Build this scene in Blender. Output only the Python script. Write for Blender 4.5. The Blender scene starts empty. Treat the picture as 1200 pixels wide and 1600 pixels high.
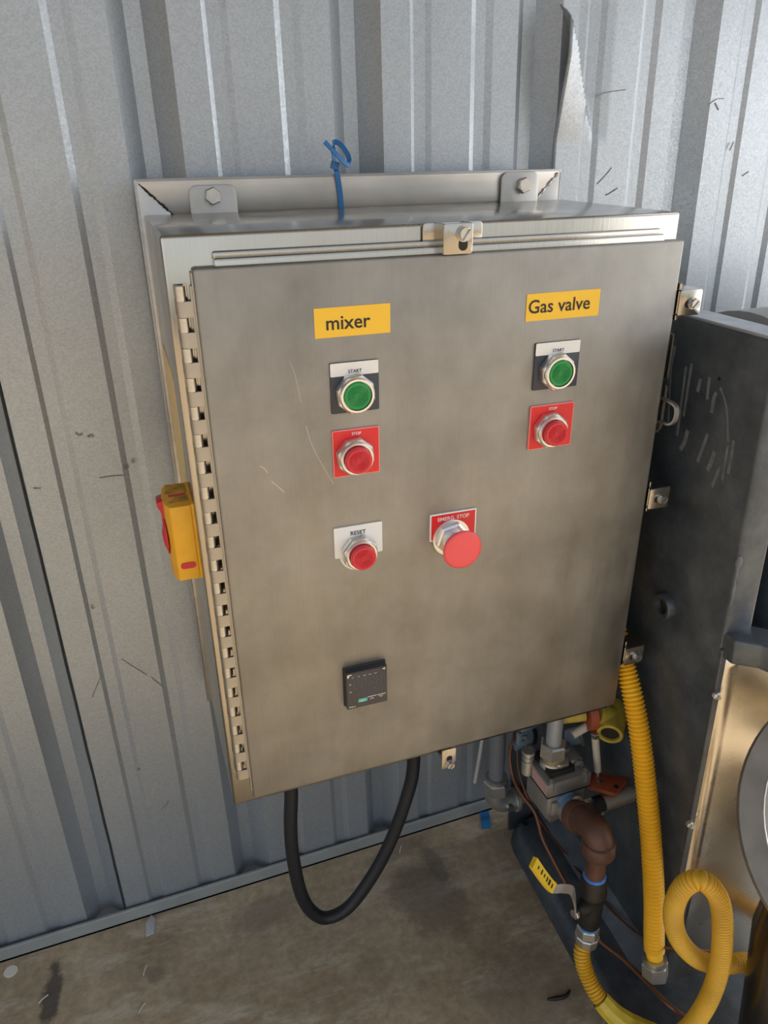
import bpy, bmesh, math, random
from mathutils import Vector, Matrix, Euler
random.seed(7)
scene = bpy.context.scene
col = scene.collection

# ---------------------------------------------------------------- camera (1200 x 1600 frame)
CAM = Vector((-.0856, -.8535, .8324)); YAW, PITCH, ROLL, FPX = .3358, .4282, -.0284, 1190.74
_f = Vector((math.sin(YAW)*math.cos(PITCH), math.cos(YAW)*math.cos(PITCH), -math.sin(PITCH)))
_r0 = Vector((math.cos(YAW), -math.sin(YAW), 0)); _u0 = _r0.cross(_f)
_r = _r0*math.cos(ROLL)+_u0*math.sin(ROLL); _u = -_r0*math.sin(ROLL)+_u0*math.cos(ROLL)
cd = bpy.data.cameras.new('camera'); cam = bpy.data.objects.new('camera', cd); col.objects.link(cam)
cd.sensor_fit = 'VERTICAL'; cd.sensor_height = 32.0; cd.lens = 32.0*FPX/1600; cd.clip_start = .02
cam.matrix_world = Matrix(((_r.x, _u.x, -_f.x, CAM.x), (_r.y, _u.y, -_f.y, CAM.y), (_r.z, _u.z, -_f.z, CAM.z), (0, 0, 0, 1)))
scene.camera = cam

# ---------------------------------------------------------------- sky, sun, exposure
w = bpy.data.worlds.new('sky'); scene.world = w; w.use_nodes = True
nt = w.node_tree; bg = nt.nodes['Background']
sky = nt.nodes.new('ShaderNodeTexSky'); sky.sky_type = 'NISHITA'; sky.sun_disc = False
sky.sun_elevation = math.radians(38); sky.sun_rotation = math.radians(60); sky.air_density = 1.0; sky.dust_density = 2.5; sky.ozone_density = .6
hs = nt.nodes.new('ShaderNodeHueSaturation'); hs.inputs['Saturation'].default_value = .45; nt.links.new(sky.outputs[0], hs.inputs['Color']); nt.links.new(hs.outputs[0], bg.inputs[0]); bg.inputs[1].default_value = .22
sd = bpy.data.lights.new('sun', 'SUN'); sd.energy = 5.0; sd.angle = math.radians(6); sd.color = (1, .90, .76)
sun = bpy.data.objects.new('sun', sd); col.objects.link(sun)
SUNDIR = Vector((.30, -.36, .88)).normalized()          # towards the sun
sun.rotation_euler = SUNDIR.to_track_quat('Z', 'Y').to_euler()
ad = bpy.data.lights.new('open_end_daylight', 'AREA'); ad.shape = 'RECTANGLE'; ad.size = 2.6; ad.size_y = 1.0; ad.energy = 14; ad.color = (.96, .98, 1)
al = bpy.data.objects.new('open_end_daylight', ad); col.objects.link(al); al.location = (2.0, -.16, .80)      # daylight through the open end of the shed
al.rotation_euler = Vector((1, 0, 0)).to_track_quat('Z', 'Y').to_euler()
vs = scene.view_settings
vs.view_transform = 'Standard'; vs.look = 'None'; vs.gamma = 1; vs.use_curve_mapping = False; vs.exposure = .45

# ---------------------------------------------------------------- measured planes
ZF = -.5882; YW = .3732; X0 = .0556; P = .3034
EN = Matrix.Rotation(-.0178, 4, 'Z') @ Matrix.Rotation(.0065, 4, 'Y') @ Matrix.Rotation(.0233, 4, 'X')
def ray(u, v): return _f + _r*((u-600)/FPX) + _u*((800-v)/FPX)
def at_x(u, v, x): d = ray(u, v); return CAM + d*((x-CAM.x)/d.x)
def at_y(u, v, y): d = ray(u, v); return CAM + d*((y-CAM.y)/d.y)
def at_z(u, v, z): d = ray(u, v); return CAM + d*((z-CAM.z)/d.z)

# ---------------------------------------------------------------- materials
def mat(name, color, rough=.5, metal=0., spec=.5, noise=None, bump=None, streak=None, rvar=0., aniso=0., coat=0.):
    """noise=(scale, amount[, detail]); bump=(scale, strength); streak=(sx, sy, sz, amount)"""
    m = bpy.data.materials.new(name); m.use_nodes = True
    n = m.node_tree.nodes; l = m.node_tree.links; b = n['Principled BSDF']
    b.inputs['Base Color'].default_value = (*color, 1); b.inputs['Roughness'].default_value = rough
    b.inputs['Metallic'].default_value = metal; b.inputs['Specular IOR Level'].default_value = spec
    if aniso: b.inputs['Anisotropic'].default_value = aniso
    if coat: b.inputs['Coat Weight'].default_value = coat
    tc = n.new('ShaderNodeTexCoord')
    last = None
    def scaled(amount, src, prev):
        mr = n.new('ShaderNodeMapRange'); mr.inputs[1].default_value = .25; mr.inputs[2].default_value = .75
        mr.inputs[3].default_value = 1-amount; mr.inputs[4].default_value = 1+amount
        l.new(src, mr.inputs[0])
        mx = n.new('ShaderNodeMix'); mx.data_type = 'RGBA'; mx.blend_type = 'MULTIPLY'; mx.inputs[0].default_value = 1
        if prev is None: mx.inputs[6].default_value = (*color, 1)
        else: l.new(prev, mx.inputs[6])
        l.new(mr.outputs[0], mx.inputs[7]); return mx.outputs[2]
    if noise:
        t = n.new('ShaderNodeTexNoise'); t.inputs['Scale'].default_value = noise[0]; t.inputs['Detail'].default_value = noise[2] if len(noise) > 2 else 5
        l.new(tc.outputs['Object'], t.inputs[0]); last = scaled(noise[1], t.outputs[0], last)
        if rvar:
            mr = n.new('ShaderNodeMapRange'); mr.inputs[1].default_value = .3; mr.inputs[2].default_value = .7
            mr.inputs[3].default_value = rough-rvar; mr.inputs[4].default_value = rough+rvar
            l.new(t.outputs[0], mr.inputs[0]); l.new(mr.outputs[0], b.inputs['Roughness'])
    if streak:
        mp = n.new('ShaderNodeMapping'); mp.inputs['Scale'].default_value = streak[:3]; l.new(tc.outputs['Object'], mp.inputs[0])
        t2 = n.new('ShaderNodeTexNoise'); t2.inputs['Scale'].default_value = 1; t2.inputs['Detail'].default_value = 4
        l.new(mp.outputs[0], t2.inputs[0]); last = scaled(streak[3], t2.outputs[0], last)
    if last is not None: l.new(last, b.inputs['Base Color'])
    if bump:
        t = n.new('ShaderNodeTexNoise'); t.inputs['Scale'].default_value = bump[0]; t.inputs['Detail'].default_value = 4
        bp = n.new('ShaderNodeBump'); bp.inputs['Strength'].default_value = bump[1]; bp.inputs['Distance'].default_value = .002
        l.new(tc.outputs['Object'], t.inputs[0]); l.new(t.outputs[0], bp.inputs['Height']); l.new(bp.outputs[0], b.inputs['Normal'])
    return m

def galv_material():
    m = bpy.data.materials.new('galvanised_sheet'); m.use_nodes = True
    n = m.node_tree.nodes; l = m.node_tree.links; b = n['Principled BSDF']
    tc = n.new('ShaderNodeTexCoord')
    v = n.new('ShaderNodeTexVoronoi'); v.inputs['Scale'].default_value = 420
    l.new(tc.outputs['Object'], v.inputs[0])
    t = n.new('ShaderNodeTexNoise'); t.inputs['Scale'].default_value = 5; t.inputs['Detail'].default_value = 6
    l.new(tc.outputs['Object'], t.inputs[0])
    bw = n.new('ShaderNodeSeparateColor'); l.new(v.outputs['Color'], bw.inputs[0])
    a = n.new('ShaderNodeMapRange'); a.inputs[3].default_value = .91; a.inputs[4].default_value = 1.09; l.new(bw.outputs[0], a.inputs[0])
    c = n.new('ShaderNodeMapRange'); c.inputs[1].default_value = .3; c.inputs[2].default_value = .7; c.inputs[3].default_value = .95; c.inputs[4].default_value = 1.05; l.new(t.outputs[0], c.inputs[0])
    mu = n.new('ShaderNodeMath'); mu.operation = 'MULTIPLY'; l.new(a.outputs[0], mu.inputs[0]); l.new(c.outputs[0], mu.inputs[1])
    mx = n.new('ShaderNodeMix'); mx.data_type = 'RGBA'; mx.blend_type = 'MULTIPLY'; mx.inputs[0].default_value = 1
    mx.inputs[6].default_value = (.37, .403, .436, 1); l.new(mu.outputs[0], mx.inputs[7])
    # dirt scuffs
    sm = n.new('ShaderNodeMapping'); sm.inputs['Scale'].default_value = (9, 9, 14); l.new(tc.outputs['Object'], sm.inputs[0])
    s = n.new('ShaderNodeTexNoise'); s.inputs['Scale'].default_value = 2.4; s.inputs['Detail'].default_value = 8; s.inputs['Roughness'].default_value = .7; l.new(sm.outputs[0], s.inputs[0])
    r = n.new('ShaderNodeValToRGB'); r.color_ramp.elements[0].position = .72; r.color_ramp.elements[0].color = (1, 1, 1, 1); r.color_ramp.elements[1].position = .80; r.color_ramp.elements[1].color = (.55, .54, .52, 1)
    l.new(s.outputs[0], r.inputs[0])
    mx2 = n.new('ShaderNodeMix'); mx2.data_type = 'RGBA'; mx2.blend_type = 'MULTIPLY'; mx2.inputs[0].default_value = 1
    l.new(mx.outputs[2], mx2.inputs[6]); l.new(r.outputs[0], mx2.inputs[7]); l.new(mx2.outputs[2], b.inputs['Base Color'])
    b.inputs['Metallic'].default_value = .60
    rr = n.new('ShaderNodeMapRange'); rr.inputs[3].default_value = .36; rr.inputs[4].default_value = .50; l.new(bw.outputs[1], rr.inputs[0]); l.new(rr.outputs[0], b.inputs['Roughness'])
    bp = n.new('ShaderNodeBump'); bp.inputs['Strength'].default_value = .12; bp.inputs['Distance'].default_value = .001
    t2 = n.new('ShaderNodeTexNoise'); t2.inputs['Scale'].default_value = 180; l.new(tc.outputs['Object'], t2.inputs[0])
    l.new(t2.outputs[0], bp.inputs['Height']); l.new(bp.outputs[0], b.inputs['Normal'])
    return m

def concrete_material():
    m = bpy.data.materials.new('stained_concrete'); m.use_nodes = True
    n = m.node_tree.nodes; l = m.node_tree.links; b = n['Principled BSDF']
    tc = n.new('ShaderNodeTexCoord')
    def noise(scale, detail=8, rough=.6, mapping=None):
        t = n.new('ShaderNodeTexNoise'); t.inputs['Scale'].default_value = scale; t.inputs['Detail'].default_value = detail; t.inputs['Roughness'].default_value = rough
        if mapping:
            mp = n.new('ShaderNodeMapping'); mp.inputs['Scale'].default_value = mapping[0]; mp.inputs['Rotation'].default_value = mapping[1]
            l.new(tc.outputs['Object'], mp.inputs[0]); l.new(mp.outputs[0], t.inputs[0])
        else: l.new(tc.outputs['Object'], t.inputs[0])
        return t.outputs[0]
    def ramp(src, stops):
        r = n.new('ShaderNodeValToRGB'); e = r.color_ramp.elements
        e[0].position, e[0].color = stops[0][0], (*stops[0][1], 1); e[1].position, e[1].color = stops[-1][0], (*stops[-1][1], 1)
        for p_, c_ in stops[1:-1]:
            x = e.new(p_); x.color = (*c_, 1)
        l.new(src, r.inputs[0]); return r.outputs[0]
    def mix(a, c, fac, mode='MIX'):
        x = n.new('ShaderNodeMix'); x.data_type = 'RGBA'; x.blend_type = mode
        if isinstance(fac, float): x.inputs[0].default_value = fac
        else: l.new(fac, x.inputs[0])
        for s_, i_ in ((a, 6), (c, 7)):
            if isinstance(s_, tuple): x.inputs[i_].default_value = (*s_, 1)
            else: l.new(s_, x.inputs[i_])
        return x.outputs[2]
    base = ramp(noise(4.5), [(.3, (.27, .205, .125)), (.5, (.38, .30, .195)), (.7, (.47, .385, .265))])
    fine = ramp(noise(60, 6, .7), [(.3, (.75, .75, .75)), (.7, (1.2, 1.2, 1.2))])
    c = mix(base, fine, 1.0, 'MULTIPLY')
    scuff = ramp(noise(3.2, 9, .75, ((1.5, 5, 1), (0, 0, .9))), [(.52, (0, 0, 0)), (.66, (.75, .75, .75))])
    c = mix(c, (.55, .49, .39), scuff)
    def blob(x, y, rx, ry, rot, amount, colr, jag=.35):
        mp = n.new('ShaderNodeMapping'); mp.vector_type = 'TEXTURE'; mp.inputs['Location'].default_value = (x, y, 0); mp.inputs['Rotation'].default_value = (0, 0, rot); mp.inputs['Scale'].default_value = (rx, ry, 1000)
        l.new(tc.outputs['Object'], mp.inputs[0])
        ln = n.new('ShaderNodeVectorMath'); ln.operation = 'LENGTH'; l.new(mp.outputs[0], ln.inputs[0])
        nz = noise(26, 6, .7); ad = n.new('ShaderNodeMath'); ad.operation = 'MULTIPLY_ADD'; ad.inputs[1].default_value = jag*4; ad.inputs[2].default_value = -jag*2
        l.new(nz, ad.inputs[0]); su = n.new('ShaderNodeMath'); su.operation = 'ADD'; l.new(ln.outputs['Value'], su.inputs[0]); l.new(ad.outputs[0], su.inputs[1])
        return ramp(su.outputs[0], [(.55, (amount,)*3), (.95, (0, 0, 0))]), colr
    for args in ((.36, .19, .09, .13, .3, .55, (.14, .115, .085)), (.46, -.06, .12, .12, 0, .45, (.15, .122, .09)),
                 (.33, .33, .10, .03, .2, .5, (.15, .122, .09)), (-.396, .255, .020, .085, -.12, .85, (.06, .053, .046), .5), (.02, .28, .10, .05, .2, .5, (.16, .132, .095)),
                 (-.205, .225, .022, .026, 0, .6, (.17, .135, .105)), (.40, .27, .022, .08, .1, .6, (.16, .135, .10))):
        f_, c_ = blob(*args); c = mix(c, c_, f_)
    l.new(c, b.inputs['Base Color']); b.inputs['Roughness'].default_value = .72
    bp = n.new('ShaderNodeBump'); bp.inputs['Strength'].default_value = .25; bp.inputs['Distance'].default_value = .003
    l.new(noise(45, 8, .7), bp.inputs['Height']); l.new(bp.outputs[0], b.inputs['Normal'])
    return m

def dark_iron_material():
    m = bpy.data.materials.new('grimy_dark_steel'); m.use_nodes = True
    n = m.node_tree.nodes; l = m.node_tree.links; b = n['Principled BSDF']
    tc = n.new('ShaderNodeTexCoord')
    t = n.new('ShaderNodeTexNoise'); t.inputs['Scale'].default_value = 11; t.inputs['Detail'].default_value = 9; t.inputs['Roughness'].default_value = .68; l.new(tc.outputs['Object'], t.inputs[0])
    r = n.new('ShaderNodeValToRGB'); e = r.color_ramp.elements
    e[0].position, e[0].color = .34, (.058, .066, .076, 1); e[1].position, e[1].color = .74, (.155, .168, .178, 1)
    x = e.new(.52); x.color = (.092, .107, .124, 1)
    l.new(t.outputs[0], r.inputs[0]); l.new(r.outputs[0], b.inputs['Base Color'])
    b.inputs['Metallic'].default_value = .45; b.inputs['Roughness'].default_value = .36
    t2 = n.new('ShaderNodeTexNoise'); t2.inputs['Scale'].default_value = 90; t2.inputs['Detail'].default_value = 5; l.new(tc.outputs['Object'], t2.inputs[0])
    bp = n.new('ShaderNodeBump'); bp.inputs['Strength'].default_value = .25; bp.inputs['Distance'].default_value = .0015
    l.new(t2.outputs[0], bp.inputs['Height']); l.new(bp.outputs[0], b.inputs['Normal'])
    return m

def stainless_door_material(name, col_, rough, blot=.10):
    m = bpy.data.materials.new(name); m.use_nodes = True
    n = m.node_tree.nodes; l = m.node_tree.links; b = n['Principled BSDF']
    tc = n.new('ShaderNodeTexCoord')
    def nz(scale, detail, sc=None):
        t = n.new('ShaderNodeTexNoise'); t.inputs['Scale'].default_value = scale; t.inputs['Detail'].default_value = detail; t.inputs['Roughness'].default_value = .62
        if sc:
            mp = n.new('ShaderNodeMapping'); mp.inputs['Scale'].default_value = sc; l.new(tc.outputs['Object'], mp.inputs[0]); l.new(mp.outputs[0], t.inputs[0])
        else: l.new(tc.outputs['Object'], t.inputs[0])
        return t.outputs[0]
    def mr(src, lo, hi, a=.3, c=.7):
        x = n.new('ShaderNodeMapRange'); x.inputs[1].default_value = a; x.inputs[2].default_value = c; x.inputs[3].default_value = lo; x.inputs[4].default_value = hi
        l.new(src, x.inputs[0]); return x.outputs[0]
    def mul(a, c):
        x = n.new('ShaderNodeMath'); x.operation = 'MULTIPLY'; l.new(a, x.inputs[0]); l.new(c, x.inputs[1]); return x.outputs[0]
    blotch = nz(6.5, 7); brush = nz(1, 3, (420, 420, 5)); patch = nz(1, 8, (16, 16, 7))
    val = mul(mul(mr(blotch, 1-blot, 1+blot), mr(brush, .955, 1.045)), mr(patch, 1-blot*.8, 1+blot*.8))
    mx = n.new('ShaderNodeMix'); mx.data_type = 'RGBA'; mx.blend_type = 'MULTIPLY'; mx.inputs[0].default_value = 1
    mx.inputs[6].default_value = (*col_, 1); l.new(val, mx.inputs[7]); l.new(mx.outputs[2], b.inputs['Base Color'])
    b.inputs['Metallic'].default_value = 1
    ad = n.new('ShaderNodeMath'); ad.operation = 'ADD'; l.new(mr(patch, rough-.07, rough+.09), ad.inputs[0]); l.new(mr(brush, -.03, .03), ad.inputs[1])
    l.new(ad.outputs[0], b.inputs['Roughness'])
    bp = n.new('ShaderNodeBump'); bp.inputs['Strength'].default_value = .05; bp.inputs['Distance'].default_value = .0005
    l.new(brush, bp.inputs['Height']); l.new(bp.outputs[0], b.inputs['Normal'])
    return m

M = {}
M['galv'] = galv_material()
M['concrete'] = concrete_material()
M['iron'] = dark_iron_material()
M['door'] = stainless_door_material('weathered_brushed_stainless', (.315, .306, .286), .53, .19)
M['body'] = stainless_door_material('brushed_stainless', (.45, .415, .36), .19, .06)
M['tabst'] = mat('cast_stainless', (.41, .39, .36), .45, 1, noise=(60, .06))
M['frame'] = mat('raw_steel_frame', (.50, .485, .46), .40, .9, noise=(14, .14), streak=(3, 30, 60, .12))
M['weld'] = mat('burnt_weld', (.03, .028, .026), .6, .6)
M['bolt'] = mat('zinc_bolt', (.55, .54, .52), .33, 1, noise=(120, .1))
M['chrome'] = mat('satin_chrome', (.78, .78, .77), .36, 1)
M['trim'] = mat('dull_galvanised_angle', (.34, .355, .345), .55, .4, noise=(12, .15))
M['yellowlabel'] = mat('yellow_label', (.86, .52, .035), .42, noise=(3, .03))
M['black'] = mat('black_print', (.012, .012, .012), .5)
M['white'] = mat('white_legend', (.78, .77, .74), .4)
M['navy'] = mat('dark_legend', (.035, .042, .058), .4)
M['redplate'] = mat('red_legend', (.72, .022, .025), .4)
M['rededge'] = mat('pale_red_edge', (.80, .25, .24), .45)
M['green'] = mat('green_plastic', (.012, .28, .07), .38)
M['redcap'] = mat('red_plastic', (.66, .028, .045), .38)
M['mushroom'] = mat('faded_red_plastic', (.84, .095, .10), .45)
M['controller'] = mat('black_instrument_plastic', (.022, .024, .028), .35)
M['ctrlface'] = mat('instrument_face', (.040, .038, .042), .22)
M['segment'] = mat('unlit_segment', (.075, .072, .10), .3)
M['teal'] = mat('teal_key', (.10, .48, .37), .4)
M['isolator'] = mat('yellow_isolator_plastic', (.80, .40, .015), .42, noise=(40, .08))
M['isolatorred'] = mat('red_knob_plastic', (.55, .012, .03), .35)
M['grime'] = mat('brown_grime', (.50, .27, .04), .8, noise=(70, .45))
M['sticker'] = mat('pale_yellow_sticker', (.72, .53, .20), .4, noise=(18, .08))
M['bluetie'] = mat('blue_nylon', (.018, .14, .36), .38)
M['rubber'] = mat('black_rubber_cable', (.006, .008, .012), .5)
M['pvc'] = mat('grey_pvc', (.16, .175, .19), .5)
M['emt'] = mat('grey_conduit', (.30, .32, .335), .45, .3)
M['zinc'] = mat('zinc_die_cast', (.50, .49, .46), .38, .85, noise=(50, .12))
M['brass'] = mat('yellow_chromate', (.55, .47, .25), .35, .85)
M['alu'] = mat('cast_aluminium', (.30, .29, .275), .5, .7, noise=(40, .15))
M['pinklabel'] = mat('faded_pink_label', (.42, .27, .25), .6, noise=(120, .12))
M['bluegrey'] = mat('blue_grey_paint', (.17, .235, .28), .5, noise=(50, .1))
M['bluefit'] = mat('faded_blue_plastic', (.11, .19, .29), .5)
M['ceramic'] = mat('cream_ceramic', (.52, .47, .38), .45)
M['orange'] = mat('orange_red_plastic', (.30, .062, .022), .5, noise=(40, .15))
M['pipe'] = mat('dull_steel_pipe', (.62, .56, .48), .36, .9, noise=(20, .12))
M['rustpipe'] = mat('brown_iron_pipe', (.105, .048, .032), .5, .25, noise=(24, .3), bump=(120, .25))
M['blackvalve'] = mat('black_iron_valve', (.022, .020, .018), .45, .3, noise=(50, .2))
M['bluetape'] = mat('blue_thread_sealant', (.06, .20, .52), .6, noise=(80, .35))
M['yhose'] = mat('yellow_coated_hose', (.93, .53, .025), .42, noise=(9, .08))
M['yhose2'] = mat('dusty_yellow_hose', (.66, .38, .025), .45, noise=(12, .14))
M['ytag'] = mat('creased_yellow_tag', (.55, .40, .03), .4, noise=(60, .2))
M['ygrip'] = mat('yellow_vinyl_grip', (.74, .50, .02), .45)
M['dirtyyellow'] = mat('dirty_yellow_paint', (.46, .34, .045), .5, noise=(30, .35))
M['browntube'] = mat('brown_copper_tube', (.14, .055, .025), .4, .3)
M['panelst'] = mat('polished_steel_panel', (.72, .67, .58), .27, 1, noise=(7, .10), bump=(5, .5), rvar=.06)
M['bowlst'] = mat('dull_bowl_steel', (.22, .195, .16), .5, .8, noise=(26, .2))
M['bowldark'] = mat('dark_stand_steel', (.11, .10, .09), .25, .9, noise=(10, .2))
M['drum'] = mat('grey_drum_steel', (.36, .36, .35), .45, .7, noise=(8, .1))
M['topsheen'] = mat('scuffed_sky_sheen_steel', (.48, .51, .545), .40, .7, noise=(30, .2))  # paler than the frame steel: sky sheen put into the colour
M['scuff'] = mat('grey_scuff', (.20, .20, .20), .7, noise=(200, .5))
M['lap_shadow'] = mat('painted_lap_shadow', (.02, .025, .028), .8)  # near-black colour for the shadow in the sheet lap
M['smear'] = mat('pale_chalk_smear', (.135, .148, .16), .75, noise=(60, .3))
M['roof'] = mat('roof_sheet', (.32, .32, .32), .6, .2)
M['dirt'] = mat('sunlit_yard_dirt', (.36, .275, .18), .95, noise=(.8, .15))
M['scratch'] = mat('bright_scratch', (.62, .59, .53), .45, .6)
M['whitepaint'] = mat('chalk_white', (.62, .60, .54), .7)
M['paper'] = mat('pale_litter', (.42, .42, .42), .7)

# ---------------------------------------------------------------- mesh helpers
class MB:
    def __init__(s): s.b = bmesh.new()
    def box(s, x0, x1, y0, y1, z0, z1, bev=0, seg=2):
        t = bmesh.new(); bmesh.ops.create_cube(t, size=1)
        for v in t.verts: v.co = Vector(((x0+x1)/2+v.co.x*(x1-x0), (y0+y1)/2+v.co.y*(y1-y0), (z0+z1)/2+v.co.z*(z1-z0)))
        if bev: bmesh.ops.bevel(t, geom=list(t.edges), offset=bev, segments=seg, profile=.5, affect='EDGES')
        return s.merge(t)
    def merge(s, t, mtx=None):
        if mtx is not None: t.transform(mtx)
        me = bpy.data.meshes.new('tmp'); t.to_mesh(me); t.free(); s.b.from_mesh(me); bpy.data.meshes.remove(me); return s
    def lathe(s, prof, origin=(0, 0, 0), axis=(0, 0, 1), n=24, caps=True, twist=0.):
        """prof: [(r, h)] along axis"""
        a = Vector(axis).normalized(); q = a.to_track_quat('Z', 'Y').to_matrix(); o = Vector(origin)
        rings = []
        for r, h in prof:
            rings.append([s.b.verts.new(o + q @ Vector((r*math.cos(2*math.pi*k/n+twist), r*math.sin(2*math.pi*k/n+twist), h))) for k in range(n)])
        for i in range(len(rings)-1):
            for k in range(n):
                s.b.faces.new((rings[i][k], rings[i][(k+1) % n], rings[i+1][(k+1) % n], rings[i+1][k]))
        if caps:
            s.b.faces.new(list(reversed(rings[0]))); s.b.faces.new(rings[-1])
        return s
    def cyl(s, a, b, r, n=20, r2=None, twist=0.):
        a = Vector(a); b = Vector(b); return s.lathe([(r, 0), (r if r2 is None else r2, (b-a).length)], a, b-a, n, True, twist)
    def hexnut(s, a, b, r, hole=0., twist=0.):
        """r is the corner radius; chamfered ends"""
        a = Vector(a); b = Vector(b); L = (b-a).length; c = min(.12*r, L*.2)
        return s.lathe([(r*.88, 0), (r, c), (r, L-c), (r*.88, L)] if not hole else [(hole, 0), (r*.88, 0), (r, c), (r, L-c), (r*.88, L), (hole, L)], a, b-a, 6, not hole, twist)
    def tube(s, pts, r, n=10, smooth=0, caps=True, prof=None):
        pts = [Vector(p_) for p_ in pts]
        if smooth:
            pts = spline(pts, smooth)
            if isinstance(r, (list, tuple)):
                nr = [r[i]+(r[i+1]-r[i])*j/smooth for i in range(len(r)-1) for j in range(smooth)]; r = nr+[r[-1]]
        rings = []; t0 = (pts[1]-pts[0]).normalized(); nrm = t0.orthogonal().normalized()
        for i, p_ in enumerate(pts):
            t = (pts[min(i+1, len(pts)-1)]-pts[max(i-1, 0)]).normalized()
            nrm = (nrm - t*nrm.dot(t)).normalized(); bi = t.cross(nrm)
            rr = r[i] if isinstance(r, (list, tuple)) else r
            rings.append([s.b.verts.new(p_ + (nrm*math.cos(2*math.pi*k/n)+bi*math.sin(2*math.pi*k/n))*rr) for k in range(n)])
        for i in range(len(rings)-1):
            for k in range(n): s.b.faces.new((rings[i][k], rings[i][(k+1) % n], rings[i+1][(k+1) % n], rings[i+1][k]))
        if caps: s.b.faces.new(list(reversed(rings[0]))); s.b.faces.new(rings[-1])
        return s
    def hose(s, pts, r, pitch=.0065, depth=.0028, n=18, plain=0.):
        P_ = resample(spline([Vector(q) for q in pts], 24), pitch/4)
        L = len(P_)*pitch/4; rad = []
        for i in range(len(P_)):
            d = i*pitch/4
            if d < plain or d > L-plain: rad.append(r-depth*.7)
            else: rad.append(r-depth*(.0, .25, 1., .25)[i % 4])
        return s.tube(P_, rad, n)
    def prism(s, pts, axis, d0, d1, bev=0.):
        """pts: 2-D outline; axis 'x','y','z' is the extrusion axis"""
        t = bmesh.new()
        def m3(a, b, d): return {'x': (d, a, b), 'y': (a, d, b), 'z': (a, b, d)}[axis]
        lo = [t.verts.new(m3(a, b, d0)) for a, b in pts]; hi = [t.verts.new(m3(a, b, d1)) for a, b in pts]
        t.faces.new(lo); t.faces.new(hi); k = len(pts)
        for i in range(k): t.faces.new((lo[i], lo[(i+1) % k], hi[(i+1) % k], hi[i]))
        bmesh.ops.recalc_face_normals(t, faces=list(t.faces))
        if bev: bmesh.ops.bevel(t, geom=list(t.edges), offset=bev, segments=2, profile=.5, affect='EDGES')
        return s.merge(t)
    def ribbon(s, pts, wid, thick, side):
        """flat strap along pts; side = width direction"""
        pts = spline([Vector(p_) for p_ in pts], 10); side = Vector(side).normalized(); rings = []
        for i, p_ in enumerate(pts):
            t = (pts[min(i+1, len(pts)-1)]-pts[max(i-1, 0)]).normalized()
            sd_ = (side-t*side.dot(t)).normalized(); nn = t.cross(sd_)
            rings.append([s.b.verts.new(p_+sd_*a*wid/2+nn*c*thick/2) for a, c in ((-1, -1), (1, -1), (1, 1), (-1, 1))])
        for i in range(len(rings)-1):
            for k in range(4): s.b.faces.new((rings[i][k], rings[i][(k+1) % 4], rings[i+1][(k+1) % 4], rings[i+1][k]))
        s.b.faces.new(list(reversed(rings[0]))); s.b.faces.new(rings[-1]); return s
    def mesh(s, name, m, smooth=35):
        bmesh.ops.recalc_face_normals(s.b, faces=list(s.b.faces))
        me = bpy.data.meshes.new(name); s.b.to_mesh(me); s.b.free(); me.materials.append(m)
        if smooth:
            for p_ in me.polygons: p_.use_smooth = True
            me.set_sharp_from_angle(angle=math.radians(smooth))
        return me
    def build(s, name, m, parent=None, smooth=35, label=None):
        return put(name, s.mesh(name, m, smooth), parent, label)

def put(name, me, parent=None, label=None, loc=None):
    o = bpy.data.objects.new(name, me); col.objects.link(o); o.parent = parent
    if label: o['label'] = label
    if loc is not None: o.location = loc
    return o
def spline(pts, k):
    out = []; n = len(pts)
    for i in range(n-1):
        p0, p1, p2, p3 = pts[max(i-1, 0)], pts[i], pts[i+1], pts[min(i+2, n-1)]
        for j in range(k):
            t = j/k
            out.append(.5*((2*p1)+(p2-p0)*t+(2*p0-5*p1+4*p2-p3)*t*t+(3*p1-p0-3*p2+p3)*t*t*t))
    out.append(pts[-1].copy()); return out
def resample(pts, step):
    out = [pts[0].copy()]; acc = 0.
    for i in range(1, len(pts)):
        a, b = pts[i-1], pts[i]; L = (b-a).length
        if L == 0: continue
        d = step-acc
        while d <= L:
            out.append(a+(b-a)*(d/L)); d += step
        acc = L-(d-step)
    return out
def thing(name, label, cat, loc=(0, 0, 0), group=None, rot=None):
    o = bpy.data.objects.new(name, None); col.objects.link(o); o.location = loc; o.empty_display_size = .05
    if rot is not None: o.rotation_euler = rot
    o['label'] = label; o['category'] = cat
    if group: o['group'] = group
    return o
def tag(o, label, cat, group=None):
    o['label'] = label; o['category'] = cat
    if group: o['group'] = group
    return o
def struct(o): o['kind'] = 'structure'; return o
def text(name, s, m, parent, x, z, y, width=None, height=None, bold=0.):
    """lettering standing in a plane y = const, facing -y"""
    c = bpy.data.curves.new(name, 'FONT'); c.body = s; c.size = 1; c.extrude = 0; c.resolution_u = 3; c.offset = bold
    o = bpy.data.objects.new('tmp_text', c); col.objects.link(o)
    me = bpy.data.meshes.new_from_object(o.evaluated_get(bpy.context.evaluated_depsgraph_get()))
    bpy.data.objects.remove(o); bpy.data.curves.remove(c)
    xs = [v.co.x for v in me.vertices]; ys = [v.co.y for v in me.vertices]
    w0, h0 = max(xs)-min(xs), max(ys)-min(ys)
    sx = width/w0 if width else height/h0; sy = height/h0 if height else sx
    cx, cy = (max(xs)+min(xs))/2, (max(ys)+min(ys))/2
    for v in me.vertices: v.co = Vector(((v.co.x-cx)*sx, 0, (v.co.y-cy)*sy))
    me.name = name; me.materials.clear(); me.materials.append(m)
    return put(name, me, parent, None, (x, y, z))
def ngon(cx, cz, r, n, a0=0.): return [(cx+r*math.cos(a0+2*math.pi*k/n), cz+r*math.sin(a0+2*math.pi*k/n)) for k in range(n)]
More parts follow.
